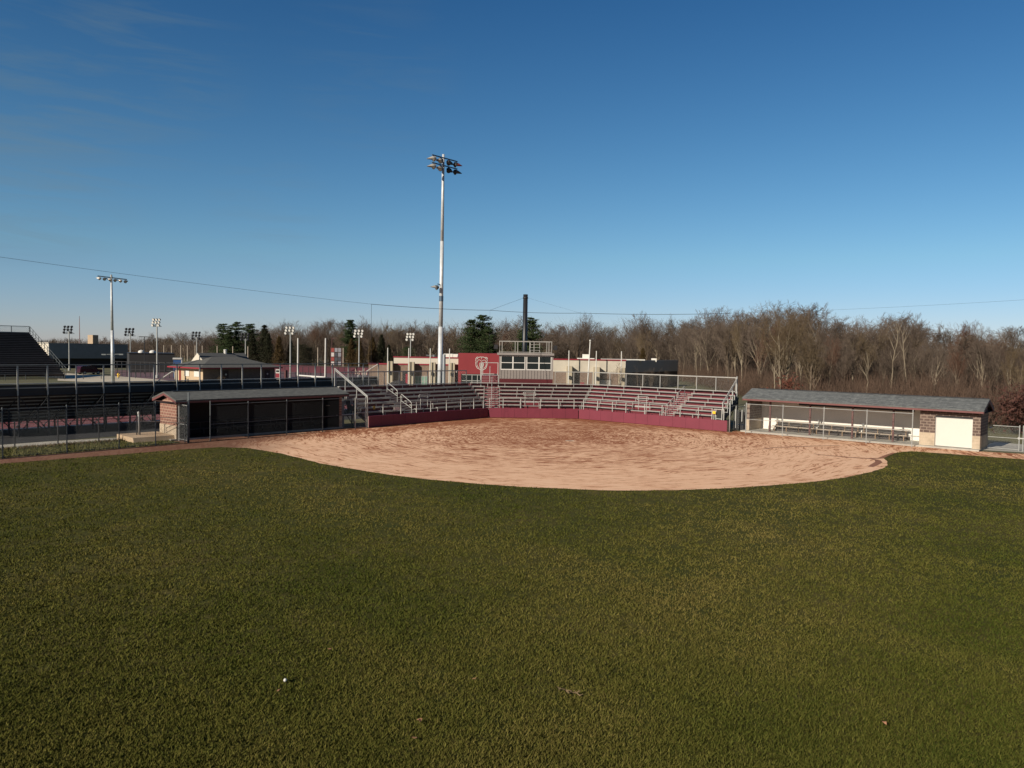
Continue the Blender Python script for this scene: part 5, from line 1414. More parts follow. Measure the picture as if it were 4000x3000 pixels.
# cream band: inset wall rising behind the parapet
zc1 = zb_(1540, 1396, 2.0)
mb = MB(); mb.box(BF, BF.on(1538, 1410, 2.0)[0], BF.on(1796, 1410, 2.0)[0], 2.0, 2.3, 2.0, zc1); mb.build('cream_band', MT['cream'], t)
mb = MB(); mb.box(BF, BF.on(1536, 1410, 2.0)[0], BF.on(1796, 1410, 2.0)[0], 1.9, 2.4, zc1, zc1 + .18); mb.build('coping', MT['red_trim'], t)
mb = MB(); mb.box(BF, BF.on(1733, 1390, 6)[0], BF.on(1768, 1390, 6)[0], 6, 9, zc1 - .6, BF.on(1750, 1382, 6)[1]); mb.prism([BF.w(BF.on(1770, 1390, 6)[0], 6, zc1 - .4), BF.w(BF.on(1785, 1390, 6)[0], 6, zc1 - .4), BF.w(BF.on(1789, 1383, 6)[0], 6, BF.on(1789, 1383, 6)[1]), BF.w(BF.on(1769, 1383, 6)[0], 6, BF.on(1769, 1383, 6)[1])], (0, 2, 0)); mb.build('roof_unit', MT['offwhite'], t)
# right part: flush cream band over brick
ur0, ur1 = ub_(2155), ub_(2443)
zk = zb_(2200, 1452)
mb = MB(); mb.box(BF, ur0, ur1, 0, .35, 0, zk); mb.build('brick_wall', TB, t)
zc2 = zb_(2200, 1406)
mb = MB(); mb.box(BF, ur0, ur1, .02, .40, zk + .003, zc2); mb.build('cream_band', ribbed('cream ribbed panel', BF.deg, (.54, .49, .40), 1.6, .3), t)
mb = MB(); mb.box(BF, ur0, ur1 + .1, -.07, .5, zc2, zc2 + .2); mb.build('coping', MT['red_trim'], t)
# roof and shaded return wing
BW = Fr(tuple(BF.w(ur1, 0).xy), 54)
lw_ = BW.on(2648, 1440)[0]
mb = MB(); mb.box(BW, .0, lw_, .0, .35, zk, zc2 + .1); mb.build('wing_band', plain('grey metal band', (.50, .49, .46), .7, 0, .06, .3), t)
mb = MB(); mb.box(BW, .0, lw_, .06, .35, 0, zk - .003); mb.build('wing_wall', plain('dark brick in plan', (.10, .075, .06), .9), t)
mb = MB(); mb.prism([BF.w(ub_(1445), .4, zp - .3), BF.w(ur1 - .3, .5, zp - .3), BW.w(lw_ - .2, .4, zp - .3), BF.w(ub_(1445), 18, zp - .3)], (0, 0, .08)); mb.build('roof', MT['galv_dark'], t)
mb = MB(); mb.box(BF, BF.on(2260, 1410, 5)[0], BF.on(2322, 1410, 5)[0], 5, 7.5, zc2 - .3, BF.on(2290, 1399, 5)[1]); mb.box(BF, BF.on(2277, 1390, 6)[0], BF.on(2300, 1390, 6)[0], 6, 6.9, BF.on(2290, 1399, 5)[1], BF.on(2290, 1384, 6)[1]); mb.build('roof_unit', MT['offwhite'], t)
mb = MB(); mb.box(BF, BF.on(2348, 1402, 4)[0], BF.on(2520, 1405, 4)[0], 4, 4.5, zc2 + .05, BF.on(2400, 1402, 4)[1]); mb.build('roof_pipe', MT['white'], t)
mb = MB(); mb.box(BF, BF.on(2548, 1405, 9)[0], BF.on(2565, 1405, 9)[0], 9, 10, zc2 - .2, BF.on(2556, 1400, 9)[1]); mb.build('roof_unit', MT['offwhite'], t)
mb = MB(); q = BF.on(1690, 1390, 5); mb.beam(BF.w(q[0] - 1.1, 5, q[1] + .1), BF.w(q[0] + .3, 5, q[1] - .05), .35, .2); mb.tube(BF.w(q[0] + .3, 5, zc1 - .2), BF.w(q[0] + .3, 5, q[1] + .2), .3, .3, 8); mb.build('roof_fan', MT['galv_dark'], t)
# piers
PIER = plain('cream block pier', (.44, .38, .28), .85, 0, .08, .6)
for pxa, pxb, pyt in ((1512, 1533, 1411), (1594, 1617, 1414), (1677, 1700, 1416), (1752, 1776, 1418), (2215, 2236, 1430), (2320, 2345, 1434), (2421, 2443, 1437)):
    a, b_ = BF.on(pxa, 1440, -1.2)[0], BF.on(pxb, 1440, -1.2)[0]
    zt_ = BF.on(pxa, pyt, -1.2)[1]
    mb = MB(); mb.box(BF, a, b_, -1.2, -.003, 0, zt_); o = mb.build('pier', PIER, t); ORG[o.name] = ORG[t.name]
    mb = MB(); q = BF.on((pxa + pxb) / 2, pyt + 44, -1.2); mb.box(BF, q[0] - .16, q[0] + .16, -1.45, -1.203, q[1] - .28, q[1] + .28); mb.build('wall_light', MT['black_plastic'], o)
# glazing, doors
def opening(nm, pxa, pxb, pyt, pyb, m_, fm=None, div=0, v=-.02):
    a, b_ = ub_(pxa), ub_(pxb); z1_, z0_ = zb_(pxa, pyt), max(.02, zb_(pxa, pyb))
    mb = MB(); mb.box(BF, a, b_, v - .03, -.003, z0_, z1_); o = mb.build(nm, m_, t); ORG[o.name] = ORG[t.name]
    if fm:
        mb = MB()
        for i in range(div + 1): mb.box(BF, a + (b_ - a) * i / div - .05, a + (b_ - a) * i / div + .05, v - .07, v - .031, z0_, z1_)
        mb.box(BF, a - .05, b_ + .05, v - .072, v - .032, z1_ - .08, z1_); mb.box(BF, a - .05, b_ + .05, v - .072, v - .032, z0_, z0_ + .1)
        mb.box(BF, a, b_, v - .069, v - .033, (z0_ + z1_) * .5 - .04, (z0_ + z1_) * .5 + .04)
        mb.build('frame', fm, o)
    return o
opening('window', 1609, 1672, 1468, 1512, MT['glass_green'], MT['white_rail'], 5)
opening('window', 1693, 1712, 1470, 1512, MT['glass_green'], MT['white_rail'], 2)
opening('doorway', 1572, 1592, 1450, 1515, MT['black_plastic'])
opening('door', 1585, 1593, 1460, 1515, MT['red_trim'], v=-.06)
opening('doorway', 1768, 1788, 1452, 1515, MT['black_plastic'])
opening('canopy', 1757, 1786, 1449, 1454, MT['white'], v=-.9)
opening('garage_door', 2346, 2386, 1485, 1516, MT['white'], v=-.06)
opening('doorway', 2340, 2388, 1480, 1516, MT['black_plastic'])
opening('sign', 2268, 2283, 1494, 1504, MT['red_trim'], v=-.05)
# red entrance block with the bear head emblem
RV = -1.6
ra_, rb_ = BF.on(1790, 1420, RV)[0], BF.on(1948, 1420, RV)[0]
zr1, zr0 = BF.on(1860, 1380, RV)[1], BF.on(1860, 1461, RV)[1]
mb = MB(); mb.box(BF, ra_, rb_ + 2.0, RV, 4.0, zr0, zr1); mb.box(BF, ra_, BF.on(1801, 1480, RV)[0], RV, -.01, 0, zr0 - .003); mb.build('red_block', MT['red_wall'], t)
mb = MB(); a, b_ = BF.on(1801, 1480, RV)[0], rb_ + 1.9
mb.box(BF, a, b_, RV + .2, RV + .25, 0, zr0 - .003); o = mb.build('shop_window', MT['glass'], t); ORG[o.name] = ORG[t.name]
mb = MB()
n = 9
for i in range(n + 1):
    u = a + (b_ - a) * i / n; mb.box(BF, u - .05, u + .05, RV + .12, RV + .198, 0, zr0 - .01)
for z in (.1, zr0 * .5, zr0 - .15): mb.box(BF, a, b_, RV + .115, RV + .195, z - .05, z + .05)
mb.build('frame', MT['white_rail'], o)
# emblem: white line drawing of a bear head, set on the red wall
EMB = [[(355, 125), (370, 97), (395, 85), (415, 96), (440, 86), (470, 82), (485, 90), (500, 82), (530, 86), (555, 98), (580, 88), (603, 97), (615, 125), (612, 160), (604, 185), (610, 230), (602, 285), (580, 345), (545, 368), (520, 380), (483, 390), (455, 378), (438, 362), (402, 352), (380, 328), (357, 280), (352, 235), (362, 190), (352, 158), (355, 125)],
       [(430, 335), (398, 306), (380, 258), (386, 205), (402, 162), (432, 146), (462, 166), (483, 186), (508, 166), (540, 150), (572, 168), (588, 210), (588, 268), (566, 318), (532, 346)],
      [(446, 300), (436, 250), (452, 216), (483, 238), (514, 216), (532, 250), (520, 300), (506, 340), (483, 356), (460, 340), (446, 300)],
       [(466, 258), (483, 246), (500, 258), (483, 268), (466, 258)], [(462, 285), (504, 285), (498, 318), (483, 330), (468, 318), (462, 285)],
       [(376, 145), (382, 118), (400, 112), (398, 135)], [(594, 145), (588, 118), (570, 112), (572, 135)], [(484, 92), (484, 138)]]
ex0, ez1 = BF.on(1858.5, 1394, RV); ex1, _z = BF.on(1904.5, 1394, RV); _u2, ez0 = BF.on(1880, 1446, RV)
mb = MB()
for pl in EMB:
    for (x0_, y0_), (x1_, y1_) in zip(pl, pl[1:]):
        f_ = lambda x_, y_: BF.w(ex0 + (x_ - 352) / (615 - 352) * (ex1 - ex0), RV - .025, ez1 - (y_ - 82) / (390 - 82) * (ez1 - ez0))
        mb.beam(f_(x0_, y0_), f_(x1_, y1_), .05, .088 if len(pl) > 20 else .062)
mb.build('emblem', MT['white'], t)

# dark mulch heap in front of the building
p = at(1555, 1503, 112); mb = MB(); mb.lathe((p.x, 112, 0), [(2.4, 0), (2.1, .6), (1.4, 1.2), (.6, 1.6), (.02, 1.7)], 16)
tag(mb.build('mulch_heap', plain('black mulch', (.03, .027, .025), .95, 0, .4, 4)), 'low heap of dark mulch in front of the brick building', 'heap')
# ================================================================ trees
BARK_A = None
def bark(name, lo, hi):
    m, nt, b = newmat(name)
    oi = node(nt, 'ShaderNodeObjectInfo')
    tco = node(nt, 'ShaderNodeTexCoord')
    n = noise(nt, tco.outputs['Object'], 1.1, 4, .6)
    f = mathn(nt, 'ADD', mathn(nt, 'MULTIPLY', oi.outputs['Random'], .6), mathn(nt, 'MULTIPLY', n, .5))
    c = ramp(nt, f, [(.15, lo), (.55, tuple((a + b_) / 2 for a, b_ in zip(lo, hi))), (.95, hi)])
    nt.links.new(c, b.inputs['Base Color']); b.inputs['Roughness'].default_value = .9; b.inputs['Specular IOR Level'].default_value = .1
    return m
BK = bark('grey brown bark', (.085, .062, .045), (.19, .15, .11))
BKP = bark('pale bark', (.19, .155, .11), (.27, .225, .165))
TW = bark('brown twigs', (.080, .060, .047), (.150, .116, .091))
TWR = bark('reddish twigs', (.088, .048, .034), (.135, .078, .055))
TWT = bark('tan twigs', (.105, .076, .046), (.165, .124, .078))

def bare_tree(seed, H, clear=.32, nlimb=(9, 6, 6, 5), spread=.9, lean=0.0, stems=1, droop=0.0):
    r = random.Random(seed); tr, cr = MB(), MB()
    wig = (.06, .16, .22, .3, .35); ratio = (0, .60, .56, .52, .50)
    def grow(p, d, L, rd, lev):
        mb = tr if lev <= 1 else cr
        ns = (6, 4, 3, 2, 2)[lev]; sides = (7, 5, 3, 3, 3)[lev]
        pts = [p]; rr = [rd]
        end = (.30, .25, .3, .4, .5)[lev]
        for i in range(ns):
            up = (.05, .12, .10, .06, .05)[lev] - droop * lev * .05
            d = (d + Vector((r.gauss(0, 1), r.gauss(0, 1), r.gauss(0, .6))) * wig[lev] + Vector((0, 0, up))).normalized()
            p = p + d * (L / ns); pts.append(p); rr.append(rd * (1 - (1 - end) * (i + 1) / ns))
        for a, b_, ra_, rb_ in zip(pts, pts[1:], rr, rr[1:]): mb.tube(a, b_, ra_, rb_, sides, False)
        if lev >= 4: return
        n = nlimb[lev]
        for i in range(n):
            t0 = clear if lev == 0 else .22
            t = t0 + (1 - t0) * ((i + r.random()) / n); k = min(ns - 1, int(t * ns)); f = t * ns - k
            q = pts[k].lerp(pts[k + 1], f); dd = (pts[k + 1] - pts[k]).normalized()
            ax = Vector((r.gauss(0, 1), r.gauss(0, 1), r.gauss(0, 1))); ax = (ax - dd * ax.dot(dd)).normalized()
            ang = (.55, .7, .75, .8)[lev] * spread * r.uniform(.7, 1.3)
            nd = (dd * math.cos(ang) + ax * math.sin(ang)).normalized()
            rk = rr[k] * (1 - f) + rr[k + 1] * f
            LL_ = L * ratio[lev + 1] * r.uniform(.75, 1.2) * (1.15 - .45 * t)
            grow(q, nd, LL_, max(.011 if lev == 3 else .015, rk * (.62 if lev == 0 else .6)), lev + 1)
    for s in range(stems):
        d = Vector((lean + (r.uniform(-.25, .25) if stems > 1 else 0), r.uniform(-.1, .1), 1)).normalized()
        grow(Vector((r.uniform(-.2, .2) * (stems > 1), 0, -.15)), d, H * .60 * r.uniform(.92, 1.05), H * .017 / (stems ** .4), 0)
    mx = max(v[2] for v in cr.v)
    return tr, cr, mx

def tree_proto(name, label, group, data, bm, tm):
    tr, cr, mx = data
    s = 1.0
    t = thing(name, label, 'tree', (0, 0, 0), group)
    tr.build('trunk', bm, t); cr.build('crown', tm, t)
    return t, mx

def place(proto, H0, x, y, h, rz=None, label=None, group=None, sx=1.0, tm=None, z=0.0):
    c = copy_tree(proto)
    k = h / H0; c.location = (x, y, z); c.scale = (k * sx, k * sx, k); c.rotation_euler = (0, 0, RND.uniform(0, 6.28) if rz is None else rz)
    if label: c['label'] = label
    if group: c['group'] = group
    elif label and 'group' in c: del c['group']
    if tm:
        for ch in c.children:
            if ch.name.startswith('crown'):
                ch.material_slots[0].link = 'OBJECT'; ch.material_slots[0].material = tm
            elif isinstance(tm, tuple): pass
    return c

BG = 'bare trees of the woods behind the field'
LB = 'bare brown tree among the dense winter woods behind the field'
bares = []
for i, (seed, cl, sp, st, nl) in enumerate(((1, .40, .80, 1, (11, 7, 6, 5)), (2, .45, .65, 1, (11, 7, 6, 5)), (3, .35, .95, 1, (10, 7, 6, 5)), (4, .55, .7, 1, (10, 7, 6, 5)), (5, .35, .75, 2, (7, 6, 6, 5)), (6, .5, .85, 1, (10, 7, 6, 5)), (7, .3, .65, 3, (6, 5, 5, 5)))):
    bares.append(tree_proto('bare_tree', LB, BG, bare_tree(seed, 15, cl, nl, sp, 0, st), BK, TW))

PROF = [(-400, 1330), (0, 1322), (120, 1328), (190, 1316), (250, 1311), (330, 1322), (440, 1312), (520, 1314), (600, 1305), (680, 1300), (760, 1296), (800, 1285), (850, 1278), (930, 1285), (1010, 1275), (1080, 1245), (1110, 1250), (1150, 1240), (1220, 1258), (1290, 1240), (1340, 1245), (1390, 1262), (1440, 1232), (1500, 1243), (1560, 1250), (1610, 1242), (1680, 1252), (1760, 1250), (1830, 1238), (1930, 1234), (1990, 1226), (2070, 1245), (2140, 1262), (2200, 1262), (2262, 1216), (2310, 1240), (2360, 1262), (2430, 1258), (2500, 1214), (2560, 1235), (2640, 1240), (2700, 1215), (2770, 1200), (2810, 1198), (2870, 1205), (2930, 1190), (2980, 1215), (3060, 1180), (3130, 1172), (3190, 1185), (3230, 1215), (3300, 1230), (3400, 1224), (3480, 1218), (3545, 1218), (3600, 1240), (3700, 1262), (3770, 1243), (3830, 1255), (3920, 1258), (4000, 1280), (4300, 1285), (5400, 1290)]
def prof(px_):
    for (a, ya), (b_, yb) in zip(PROF, PROF[1:]):
        if a <= px_ <= b_: return ya + (yb - ya) * (px_ - a) / (b_ - a)
    return 1300
def ynear(px_):
    pts = [(-400, 400), (300, 390), (640, 330), (760, 250), (2200, 225), (2600, 185), (2750, 150), (2900, 118), (3100, 100), (3500, 90), (4000, 76), (4300, 72), (5400, 72)]
    for (a, ya), (b_, yb) in zip(pts, pts[1:]):
        if a <= px_ <= b_: return ya + (yb - ya) * (px_ - a) / (b_ - a)
    return 200
rt = random.Random(21)
def scatter(n, px0, px1, depth, hfrac):
    out = []
    for i in range(n):
        px_ = px0 + (px1 - px0) * (i + rt.random()) / n
        Y = ynear(px_) + depth[0] + (depth[1] - depth[0]) * rt.random()
        x = at(px_, 1400, Y).x
        zt_ = zat(px_, prof(px_) + rt.uniform(-6, 10), Y)
        h = min(24, max(4.5, zt_ * rt.uniform(*hfrac)))
        out.append((px_, x, Y, h))
    return out
trees = scatter(30, -150, 760, (0, 60), (.95, 1.05)) + scatter(34, 760, 2640, (30, 75), (.97, 1.06)) + scatter(56, 760, 2640, (0, 30), (.70, .95)) \
      + scatter(44, 2640, 4200, (35, 85), (.95, 1.05)) + scatter(56, 2640, 4200, (12, 40), (.72, .95)) + scatter(50, 2660, 4200, (0, 16), (.55, .9))
tms = [None, None, None, TWR, TWT]
for (px_, x, Y, h) in trees:
    edge_ = Y - ynear(px_) < 16 and px_ > 2640
    pr, H0 = rt.choice([bares[1], bares[3], bares[5]] if edge_ else bares)
    tm = TWR if (rt.random() < .07) else (TWT if rt.random() < .2 else None)
    c = place(pr, H0, x, Y, h, tm=tm, sx=rt.uniform(.5, .85) if edge_ else rt.uniform(.95, 1.35))
    if rt.random() < (.6 if edge_ else .35):
        for ch in c.children:
            if ch.name.startswith('trunk'): ch.material_slots[0].link = 'OBJECT'; ch.material_slots[0].material = BKP

# distinct trees of the wood edge
def special(seed, px_, py_top, Y, label, clear, spread, bm, tm, stems=1, lean=0, nl=(10, 6, 6, 5), name='bare_tree', sx=1.0):
    data = bare_tree(seed, 15, clear, nl, spread, lean, stems); x = at(px_, 1450, Y).x; h = zat(px_, py_top, Y)
    t, H0 = tree_proto(name, label, None, data, bm, tm)
    k = h / H0; t.location = (x, Y, 0); t.scale = (k * sx, k * sx, k)
    return t
special(31, 3062, 1168, 96, 'tallest pale bare tree, its open crown above the left part of the right dugout', .36, .95, BKP, TWT, 2, .02)
special(32, 3180, 1250, 92, 'dark leaning twin stemmed bare tree in the gap above the right dugout', .3, 1.15, BK, TWT, 2, .12)
special(33, 2762, 1192, 150, 'bare tree with pale forked lower limbs just right of the brick building wing', .16, .8, BKP, TW, 2, .05)
special(34, 2855, 1205, 128, 'dense fan shaped bare tree behind the right end of the right stand', .3, .75, BK, TW, 3)
special(35, 3545, 1215, 112, 'round topped dark bare tree above the roller door end of the right dugout', .4, .7, BK, TW, 2)
special(36, 2262, 1214, 238, 'rounded bare tree standing above the treeline right of the press box', .4, .8, BK, TW)
special(37, 2505, 1212, 215, 'broad bare tree above the treeline over the dark building wing', .4, .8, BK, TW)
special(38, 3775, 1243, 104, 'round reddish bare crown near the right end of the woods', .45, .8, BK, TWR)
for i, (px_, yt) in enumerate(((2380, 1425), (2425, 1415), (2500, 1425), (2545, 1432), (2590, 1440))):
    special(50 + i, px_, yt, 112 + i * 2, 'thin bare sapling in front of the brick building, %s' % ('first from the left', 'second from the left', 'tallest by the dark wing corner', 'before the dark wing', 'last at the wing end')[i], .1, .6, BK, TW, 3, 0, (6, 4, 4, 3), 'sapling')
# low shrub before the concession wall
special(61, 860, 1462, 122, 'small twiggy shrub against the dark brick wall of the hip roofed building', .05, .9, BK, TWT, 3, 0, (6, 5, 4, 3), 'shrub', 1.6)
# pale dead trunks seen in the wood edge
for i, (px_, y0, y1, Y, ln, lab) in enumerate(((3560, 1310, 1400, 100, -.16, 'pale leaning dead snag high in the right woods'), (3374, 1420, 1500, 86, .02, 'short pale broken trunk in the brush above the right dugout'), (3017, 1420, 1500, 94, .03, 'thin pale trunk left of the tallest tree above the dugout'), (2718, 1360, 1480, 150, .02, 'thin white trunk at the corner of the dark building wing'), (3480, 1300, 1480, 92, .03, 'slender yellowish multi stem trunk in the middle of the right woods'))):
    r_ = random.Random(70 + i); x = at(px_, y1, Y).x; z1 = zat(px_, y0, Y); tr = MB(); cr = MB(); p = Vector((x, Y, 0)); rd = .11
    t = thing('dead_tree', lab, 'tree', (x, Y, 0))
    for k in range(8):
        q = p + Vector((ln * z1 / 8 + r_.gauss(0, .08), 0, z1 / 8)); tr.tube(p, q, rd, rd * .88, 7); p = q; rd *= .88
        if k > 3:
            for _ in range(3): cr.tube(p, p + Vector((r_.uniform(-.8, .8), r_.uniform(-.8, .8), r_.uniform(.8, 2.0))), .03, .012, 4, False)
    tr.build('trunk', BKP, t); cr.build('branches', BKP, t)

# ================================================================ conifers
def needle_mat(name, lo, hi):
    m, nt, b = newmat(name)
    tco = node(nt, 'ShaderNodeTexCoord'); oi = node(nt, 'ShaderNodeObjectInfo')
    n = noise(nt, tco.outputs['Object'], .9, 5, .65)
    c = ramp(nt, n, [(.3, lo), (.7, hi)])
    nt.links.new(c, b.inputs['Base Color']); b.inputs['Roughness'].default_value = .8; b.inputs['Specular IOR Level'].default_value = .15
    return m
PINE = needle_mat('pine needles', (.020, .036, .014), (.055, .075, .028))
SPR = needle_mat('dark spruce needles', (.014, .018, .010), (.040, .040, .020))
RUST = needle_mat('browned conifer needles', (.055, .035, .014), (.095, .065, .025))

def conifer(seed, H, bare=.12, width=.24, style='spruce', dens=1.0):
    g = np.random.default_rng(seed); r = random.Random(seed); tr = MB()
    p = Vector((0, 0, -.1))
    for k in range(8):
        q = Vector((r.gauss(0, .03), r.gauss(0, .03), H * (k + 1) / 8)); tr.tube(p, q, H * .014 * (1 - k / 8) + .01, H * .014 * (1 - (k + 1) / 8) + .008, 7, False); p = q
    V, Fc = [], []
    nw = int(26 if style == 'spruce' else 19)
    for w in range(nw):
        t = bare + (1 - bare) * (w + r.random() * .6) / nw
        z0 = H * t
        if style == 'spruce': L = H * width * (1 - t) ** .85 + .25
        elif style == 'pine': L = H * width * (.20 + 1.35 * (1 - t) ** .75) * r.uniform(.6, 1.2)
        else: L = H * width * math.sqrt(max(.02, 1 - (2 * t - 1) ** 2)) * r.uniform(.85, 1.1)
        nb_ = 7 if style != 'pine' else 5
        for b_ in range(nb_):
            if style == 'pine' and r.random() < .18: continue
            a = 6.283 * (b_ + r.random()) / nb_; Lb = L * r.uniform(.75, 1.15)
            rise = (-.22 if style == 'spruce' else .22) * r.uniform(.4, 1.4)
            tip = Vector((math.cos(a) * Lb, math.sin(a) * Lb, z0 + Lb * rise))
            tr.tube((0, 0, z0), tip, .05, .015, 3, False)
            n = int((80 if style != 'pine' else 150) * dens)
            f = np.clip(g.random(n) ** .7, .12, 1)
            c = np.outer(1 - f, [0, 0, z0]) + np.outer(f, tip)
            sd_ = .10 * Lb + .12
            c += g.normal(size=(n, 3)) * np.array([sd_, sd_, sd_ * (.45 if style == 'pine' else .8)])
            s = (.10 + .12 * g.random(n)) * H / 14
            d1 = g.normal(size=(n, 3)); d1[:, 2] *= .5; d1 /= np.linalg.norm(d1, axis=1)[:, None]
            d2 = g.normal(size=(n, 3)); d2 /= np.linalg.norm(d2, axis=1)[:, None]
            V.append(np.stack([c - d1 * s[:, None], c + d1 * s[:, None], c + d2 * s[:, None] * 1.1], 1).reshape(-1, 3))
    V = np.concatenate(V)
    return tr, V, np.arange(len(V)).reshape(-1, 3)

def conifer_tree(seed, px_, py_top, Y, label, style, width, mat, bare=.1, name='evergreen_tree', dens=1.0, H0=14):
    tr, V, Fc = conifer(seed, H0, bare, width, style, dens)
    x = at(px_, 1420, Y).x; h = zat(px_, py_top, Y)
    t = thing(name, label, 'tree', (0, 0, 0))
    tr.build('trunk', BK, t); mesh_np('crown', V, Fc, mat, None, t)
    k = h / float(V[:, 2].max()); t.location = (x, Y, 0); t.scale = (k, k, k); t.rotation_euler = (0, 0, seed)
    return t
CT = [(872, 1262, 218, 'left pine of the dark pair left of the hip roofed building ridge', 'pine', .28, PINE), (922, 1255, 222, 'right taller pine of the dark pair left of the ridge', 'pine', .28, PINE), (897, 1285, 212, 'short dense pine between the two dark pines', 'pine', .31, PINE),
      (975, 1262, 215, 'dark pine right of the pine pair', 'pine', .28, PINE), (985, 1300, 205, 'dark spruce in front of the single pine', 'spruce', .26, SPR), (1032, 1268, 206, 'tall dark spruce above the right end of the hip roof', 'spruce', .22, SPR), (1048, 1300, 200, 'lower dark spruce right of the tall spruce', 'spruce', .26, SPR),
      (1090, 1312, 198, 'brownish green spruce left of the goal post', 'spruce', .26, RUST), (1136, 1330, 200, 'dark spruce right behind the bright court light', 'spruce', .26, SPR), (1178, 1342, 190, 'round dark evergreen between the goal uprights, left', 'bush', .40, SPR), (1205, 1350, 192, 'round dark evergreen between the goal uprights, right', 'bush', .42, SPR),
      (1368, 1248, 210, 'tall ragged pine right of the sign tower', 'pine', .20, PINE), (1372, 1322, 195, 'brown spruce below the ragged pine', 'spruce', .24, RUST), (1405, 1330, 192, 'brown spruce behind the court light right of the sign tower', 'spruce', .24, RUST), (1456, 1316, 196, 'brown green spruce left of the brick building corner', 'spruce', .26, RUST), (1490, 1306, 200, 'dark spruce over the brick building corner', 'spruce', .24, SPR),
      (1518, 1345, 190, 'short dark spruce touching the cream band', 'spruce', .3, SPR), (1592, 1352, 190, 'round dark evergreen behind the cream building', 'bush', .42, PINE), (1838, 1243, 200, 'left pine of the pair above the red entrance block', 'pine', .28, PINE), (1884, 1228, 203, 'right and tallest pine of the pair above the red block', 'pine', .31, PINE), (1905, 1275, 198, 'lower pine at the right foot of the tallest pine', 'pine', .31, PINE),
      (2072, 1238, 200, 'pine just right of the black net pole', 'pine', .28, PINE), (2040, 1300, 198, 'lower pine just behind the black net pole', 'pine', .31, PINE), (2510, 1358, 190, 'small greenish conifer above the dark building wing', 'spruce', .3, RUST)]
for i, c in enumerate(CT):
    conifer_tree(100 + i, c[0], c[1], c[2], c[3], c[4], c[5], c[6], bare={'pine': .22, 'spruce': .06, 'bush': .05}[c[4]])

# ================================================================ undergrowth and the far mass of woods
g = np.random.default_rng(77)
def twig_mass(name, X_, Y_, Hs, per, rad_, width, mat, fan=.35):
    """vertical-ish twig thicket; one mass, built as thin three sided stems"""
    n = len(X_); N_ = n * per
    x = np.repeat(X_, per) + g.normal(size=N_) * np.repeat(rad_, per); y = np.repeat(Y_, per) + g.normal(size=N_) * np.repeat(rad_, per)
    h = np.repeat(Hs, per) * (.45 + .6 * g.random(N_))
    z0 = np.repeat(Hs, per) * g.random(N_) ** 2 * .5
    dx, dy = g.normal(size=N_) * fan, g.normal(size=N_) * fan
    L = h * (.25 + .35 * g.random(N_))
    w = np.repeat(np.broadcast_to(width, n), per) * (.5 + g.random(N_))
    z0 = np.minimum(z0 + (h - L) * g.random(N_), h - L * .5); z0 = np.maximum(z0, 0)
    p0 = np.c_[x, y, z0]; p1 = p0 + np.c_[dx * L, dy * L, L]
    a = g.random(N_) * 6.283
    o = np.c_[np.cos(a), np.sin(a), np.zeros(N_)] * w[:, None]; o2 = np.c_[np.cos(a + 2.09), np.sin(a + 2.09), np.zeros(N_)] * w[:, None]
    V = np.stack([p0, p0 + o, p0 + o2, p1], 1).reshape(-1, 3)
    b_ = np.arange(N_)[:, None] * 4
    Fc = np.concatenate([b_ + [0, 1, 3], b_ + [1, 2, 3], b_ + [2, 0, 3]])
    return tag(mesh_np(name, V, Fc, mat), kind='stuff')
def mass_mat(name, cols, scale=.16):
    m, nt, b = newmat(name)
    P = position(nt); n = mathn(nt, 'ADD', mathn(nt, 'MULTIPLY', noise(nt, P, scale, 3, .6), .6), mathn(nt, 'MULTIPLY', noise(nt, P, scale * 9, 2, .6), .4))
    nt.links.new(ramp(nt, n, [(.32, cols[0]), (.5, cols[1]), (.68, cols[2])]), b.inputs['Base Color']); b.inputs['Roughness'].default_value = .9; b.inputs['Specular IOR Level'].default_value = .1
    return m
n = 2000
px_ = 2620 + 2300 * g.random(n); Yn = np.array([ynear(p) for p in px_]); Y_ = Yn - 10 + 26 * g.random(n)
X_ = np.array([at(p, 1450, y).x for p, y in zip(px_, Y_)]); Hs = (1.6 + 2.6 * g.random(n)) * (1 + .35 * (Y_ - Yn + 10) / 26)
twig_mass('brush', X_, Y_, Hs, 46, np.full(n, .8), .028, mass_mat('reddish brush', ((.072, .049, .036), (.104, .070, .051), (.140, .090, .063))))
n = 3900
px_ = -250 + 5200 * g.random(n); Yn = np.array([ynear(p) for p in px_]); Y_ = Yn + 12 + 75 * g.random(n)
X_ = np.array([at(p, 1400, y).x for p, y in zip(px_, Y_)]); Hs = np.array([min(17, max(3, zat(p, prof(p), y) * (.66 if p > 2640 else .80))) for p, y in zip(px_, Y_)])
twig_mass('woods', X_, Y_, Hs, 34, 1.6 + Y_ * .004, .00022 * Y_, mass_mat('brown winter woods', ((.062, .047, .037), (.095, .073, .057), (.135, .104, .081)), .07), .8)
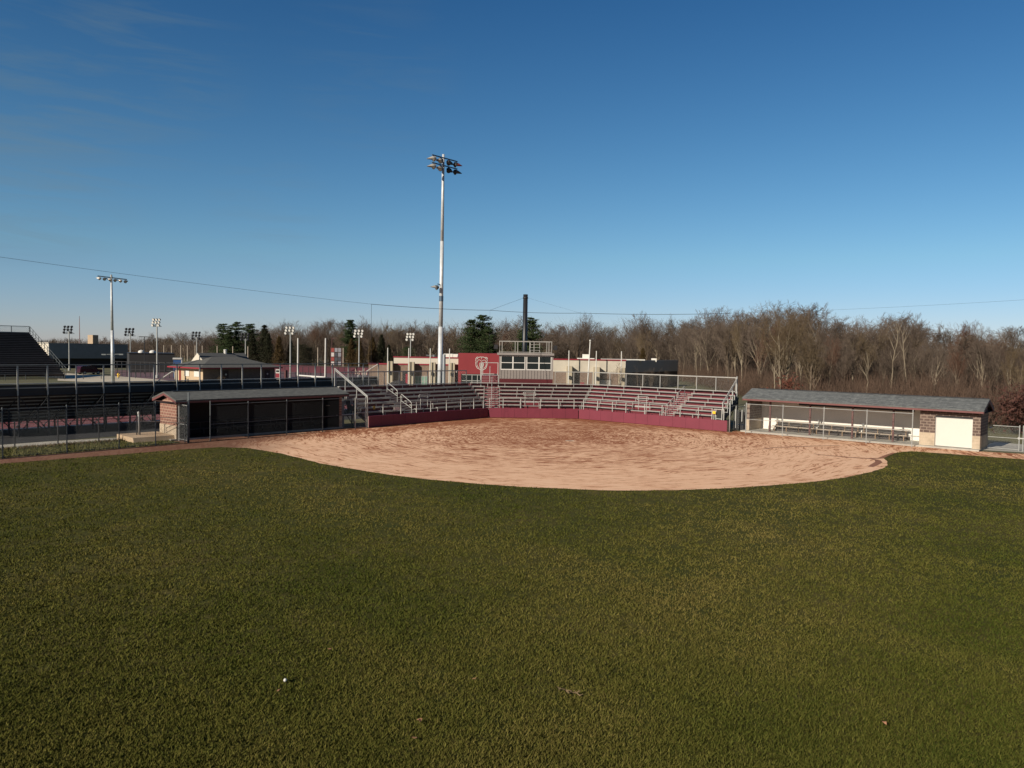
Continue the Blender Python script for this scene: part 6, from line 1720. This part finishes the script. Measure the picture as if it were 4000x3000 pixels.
# red leaved shrub at the far right
q = at(4005, 1600, 64)
t = thing('red_shrub', 'rust red leafy shrub at the right edge beyond the gates', 'shrub', (q.x, 64, 0))
tr, cr, mx = bare_tree(91, 4.6, .05, (8, 6, 5, 3), .9, 0, 3)
tr.v = [(a + q.x, b_ + 64, c) for a, b_, c in tr.v]; tr.build('stem', BK, t)
n = 3600; c = g.normal(size=(n, 3)) * [1.2, 1.0, .85] + [q.x, 64, 2.2]; c[:, 2] = np.maximum(c[:, 2], .25)
s = .05 + .06 * g.random(n); d1 = g.normal(size=(n, 3)); d2 = g.normal(size=(n, 3))
V = np.stack([c - d1 * s[:, None], c + d1 * s[:, None], c + d2 * s[:, None]], 1).reshape(-1, 3) - np.array([q.x, 64, 0])
mesh_np('leaves', V, np.arange(3 * n).reshape(-1, 3), plain('rust leaves', (.070, .024, .015), .8, 0, .4, 1.5), None, t)
q = at(3080, 1505, 76); 
t = thing('red_shrub', 'small rust orange shrub peeking over the roof of the right dugout', 'shrub', (q.x, 76, 0))
n = 900; c = g.normal(size=(n, 3)) * [.6, .5, .6] + [0, 0, 2.7]; s = .05 + .06 * g.random(n); d1 = g.normal(size=(n, 3)); d2 = g.normal(size=(n, 3))
V = np.stack([c - d1 * s[:, None], c + d1 * s[:, None], c + d2 * s[:, None]], 1).reshape(-1, 3)
mesh_np('leaves', V, np.arange(3 * n).reshape(-1, 3), plain('orange rust leaves', (.11, .034, .018), .8, 0, .4, 1.5), None, t)
mb = MB()
for i in range(7): mb.tube((q.x + RND.uniform(-.2, .2), 76, 0), (q.x + RND.uniform(-.9, .9), 76 + RND.uniform(-.5, .5), 3.4), .03, .015, 4, False)
mb.build('stem', BK, t)
# the prototypes stand in the woods as trees of their own
for i, (pr, H0) in enumerate(bares):
    px_ = (300, 1010, 1620, 2170, 2690, 3300, 3900)[i]; Y = ynear(px_) + 25; h = zat(px_, prof(px_), Y)
    pr.location = (at(px_, 1400, Y).x, Y, 0); k = h / H0; pr.scale = (k, k, k)
